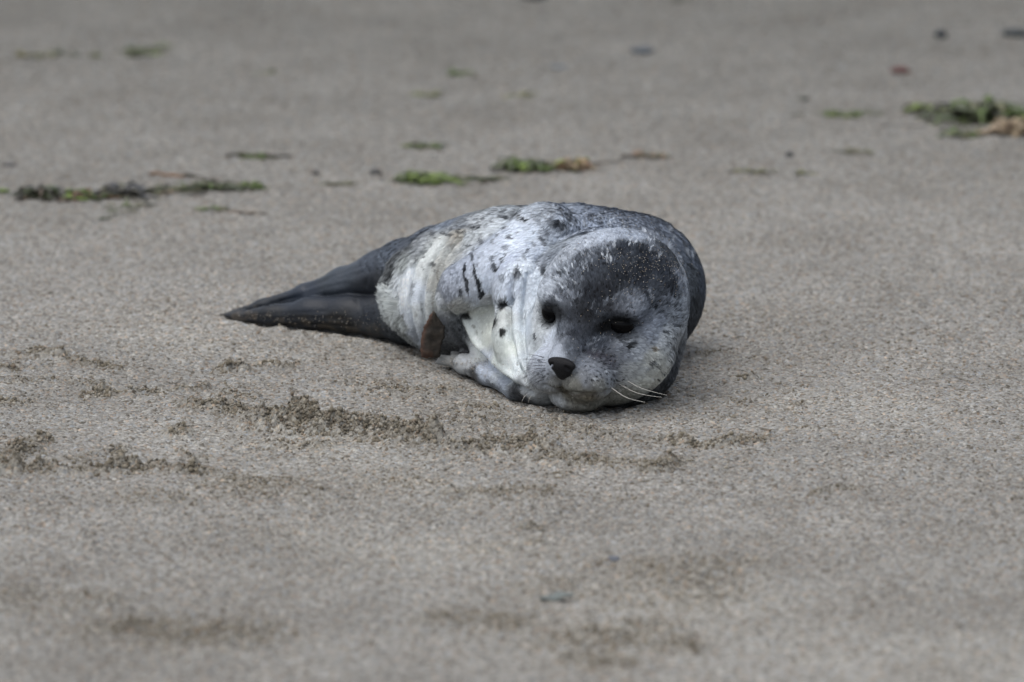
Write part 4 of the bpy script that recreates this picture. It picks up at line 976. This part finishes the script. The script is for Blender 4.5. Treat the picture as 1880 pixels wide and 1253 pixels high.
stick((335,330),(420,346),3.2,(70,66,52),'dark stick leaning into the olive tangle', r1=2)
stick((415,292),(533,290),3.4,(74,70,62),'straight dark grey stick above the olive tangle', r1=3)
weed(462,287,48,14,[[OLV,GRN],[GRN,OLV]],34,'green wisps lying across the straight dark grey stick',strand=(.01,.03),dep=.012,seed=11)
weed(265,92,60,20,[[DGR,OLV],[OLV,DGR],[DGR,GRN]],24,'blurred dark green weed tuft far behind at the upper left',strand=(.02,.04),dep=.03,rw=.002,seed=12)
weed(62,98,50,16,[[OLV,(110,104,60)]],14,'blurred yellow olive weed scrap nearest the upper left corner',strand=(.01,.03),dep=.02,rw=.002,seed=13)
weed(118,95,30,8,[[DGR,OLV]],12,'faint dark weed scrap between two olive scraps at upper left',strand=(.01,.02),dep=.02,seed=14)
weed(182,101,24,8,[[GRN,OLV]],12,'faint green weed speck left of the blurred dark green tuft',strand=(.01,.02),dep=.02,seed=15)
weed(490,130,26,7,[[OLV,GRN]],10,'faint green weed speck high above the hind flippers',strand=(.01,.02),dep=.02,seed=16)
# strand line, centre
weed(784,326,104,24,[[DGR,GRN],[GRN,LGR],[GRN,LGR],[GRN,LGR]],95,'bright green weed patch left of the seal back',strand=(.012,.035),dep=.022,seed=17)
weed(782,266,50,10,[[OLV,GRN],[DGR,GRN]],36,'thin green weed wisp above the bright green patch',strand=(.01,.03),dep=.015,seed=18)
weed(968,303,90,27,[[BLKW,DGR,OLV],[DGR,GRN],[GRN,LGR,DGR],[GRN,DGR]],105,'dark to bright green weed mound directly above the seal back',strand=(.015,.04),dep=.022,rw=.0018,seed=19)
weed(1050,303,48,28,[[OLV,BRN],[(130,136,70),TAN],[TAN,(150,100,70)],[BRN,TAN]],75,'yellowish and tan curled weed clump beside the green mound',strand=(.012,.03),dep=.016,rw=.0018,seed=20)
weed(880,325,70,7,[[OLV,DGR]],30,'thin olive weed thread between the green patch and the mound',strand=(.015,.04),dep=.015,rw=.0011,seed=21)
weed(620,340,60,6,[[(100,98,70),OLV]],18,'faint thin weed thread left of the small dark grey pebble',strand=(.012,.03),dep=.015,rw=.001,seed=22)
stick((1080,303),(1150,292),2.0,(120,108,92),'thin tan stem leading right from the tan clump',name='weed_stem',cat='stem',r1=1.4)
stick((1140,290),(1222,288),2.8,(96,86,74),'grey brown stick at the right end of the central weed line',r1=2)
weed(1195,282,50,12,[[(150,120,96),OLV],[OLV,TAN]],36,'pinkish tan weed lying on the grey brown stick',strand=(.012,.03),dep=.014,seed=23)
weed(845,133,40,8,[[OLV,GRN]],16,'faint green weed speck high above the seal back',strand=(.01,.025),dep=.02,rw=.002,seed=24)
weed(790,170,50,10,[[(104,106,74)]],16,'pale blurred weed smear left above the seal',strand=(.01,.025),dep=.02,rw=.0018,seed=25)
weed(955,172,40,7,[[(110,110,76)]],12,'pale blurred weed smear below the pale grey pebble',strand=(.01,.025),dep=.02,rw=.0015,seed=26)
# right
weed(1700,203,40,20,[[GRN,OLV],[LGR,OLV]],46,'loose green fringe at the left end of the big seaweed clump',strand=(.015,.04),dep=.025,seed=27)
weed(1800,208,150,54,[[GRN,OLV],[BLKW,DGR],[BLKW,OLV,GRN],[GRN,DGR],[DGR,GRN,LGR],[GRN,LGR]],230,'big dark green seaweed clump at the right edge',strand=(.02,.06),dep=.04,rw=.0024,seed=28)
weed(1856,240,62,34,[[TAN,(168,148,124)],[(168,148,124),TAN],[RED,TAN]],90,'pale tan and red weed lump in front of the big clump',strand=(.015,.035),dep=.025,rw=.0024,seed=29)
weed(1765,248,90,14,[[DGR,OLV],[OLV,GRN],[OLV]],40,'thin dark weed bits under the big seaweed clump',strand=(.01,.03),dep=.03,seed=30)
weed(1545,214,44,10,[[GRN,OLV],[GRN,LGR]],36,'small bright green weed scrap left of the big clump',strand=(.01,.03),dep=.02,seed=31)
weed(1608,212,24,7,[[DGR,OLV]],16,'small dull green speck between the bright scrap and the big clump',strand=(.008,.02),dep=.015,seed=32)
stick((1452,216),(1530,213),1.6,(104,104,84),'thin grey green stem left of the small bright green scrap',name='weed_stem',cat='stem',r1=1)
stick((1615,238),(1700,236),2.0,(104,98,90),'thin grey stem below the dull green speck',name='weed_stem',cat='stem',r1=1.2)
weed(1385,311,60,8,[[(110,110,72),OLV]],20,'faint olive weed scrap below the tiny black pebble',strand=(.01,.02),dep=.015,rw=.0012,seed=33)
weed(1478,313,30,8,[[(112,112,80)]],12,'faint pale olive speck right of the olive scrap',strand=(.008,.018),dep=.012,rw=.0012,seed=34)
weed(1565,278,60,8,[[OLV,(104,100,80)]],18,'faint olive smear between tiny black pebble and big clump',strand=(.01,.02),dep=.015,rw=.0013,seed=35)
print('seal verts', len(SV), 'ground', len(xs), 'crumbs', len(P))
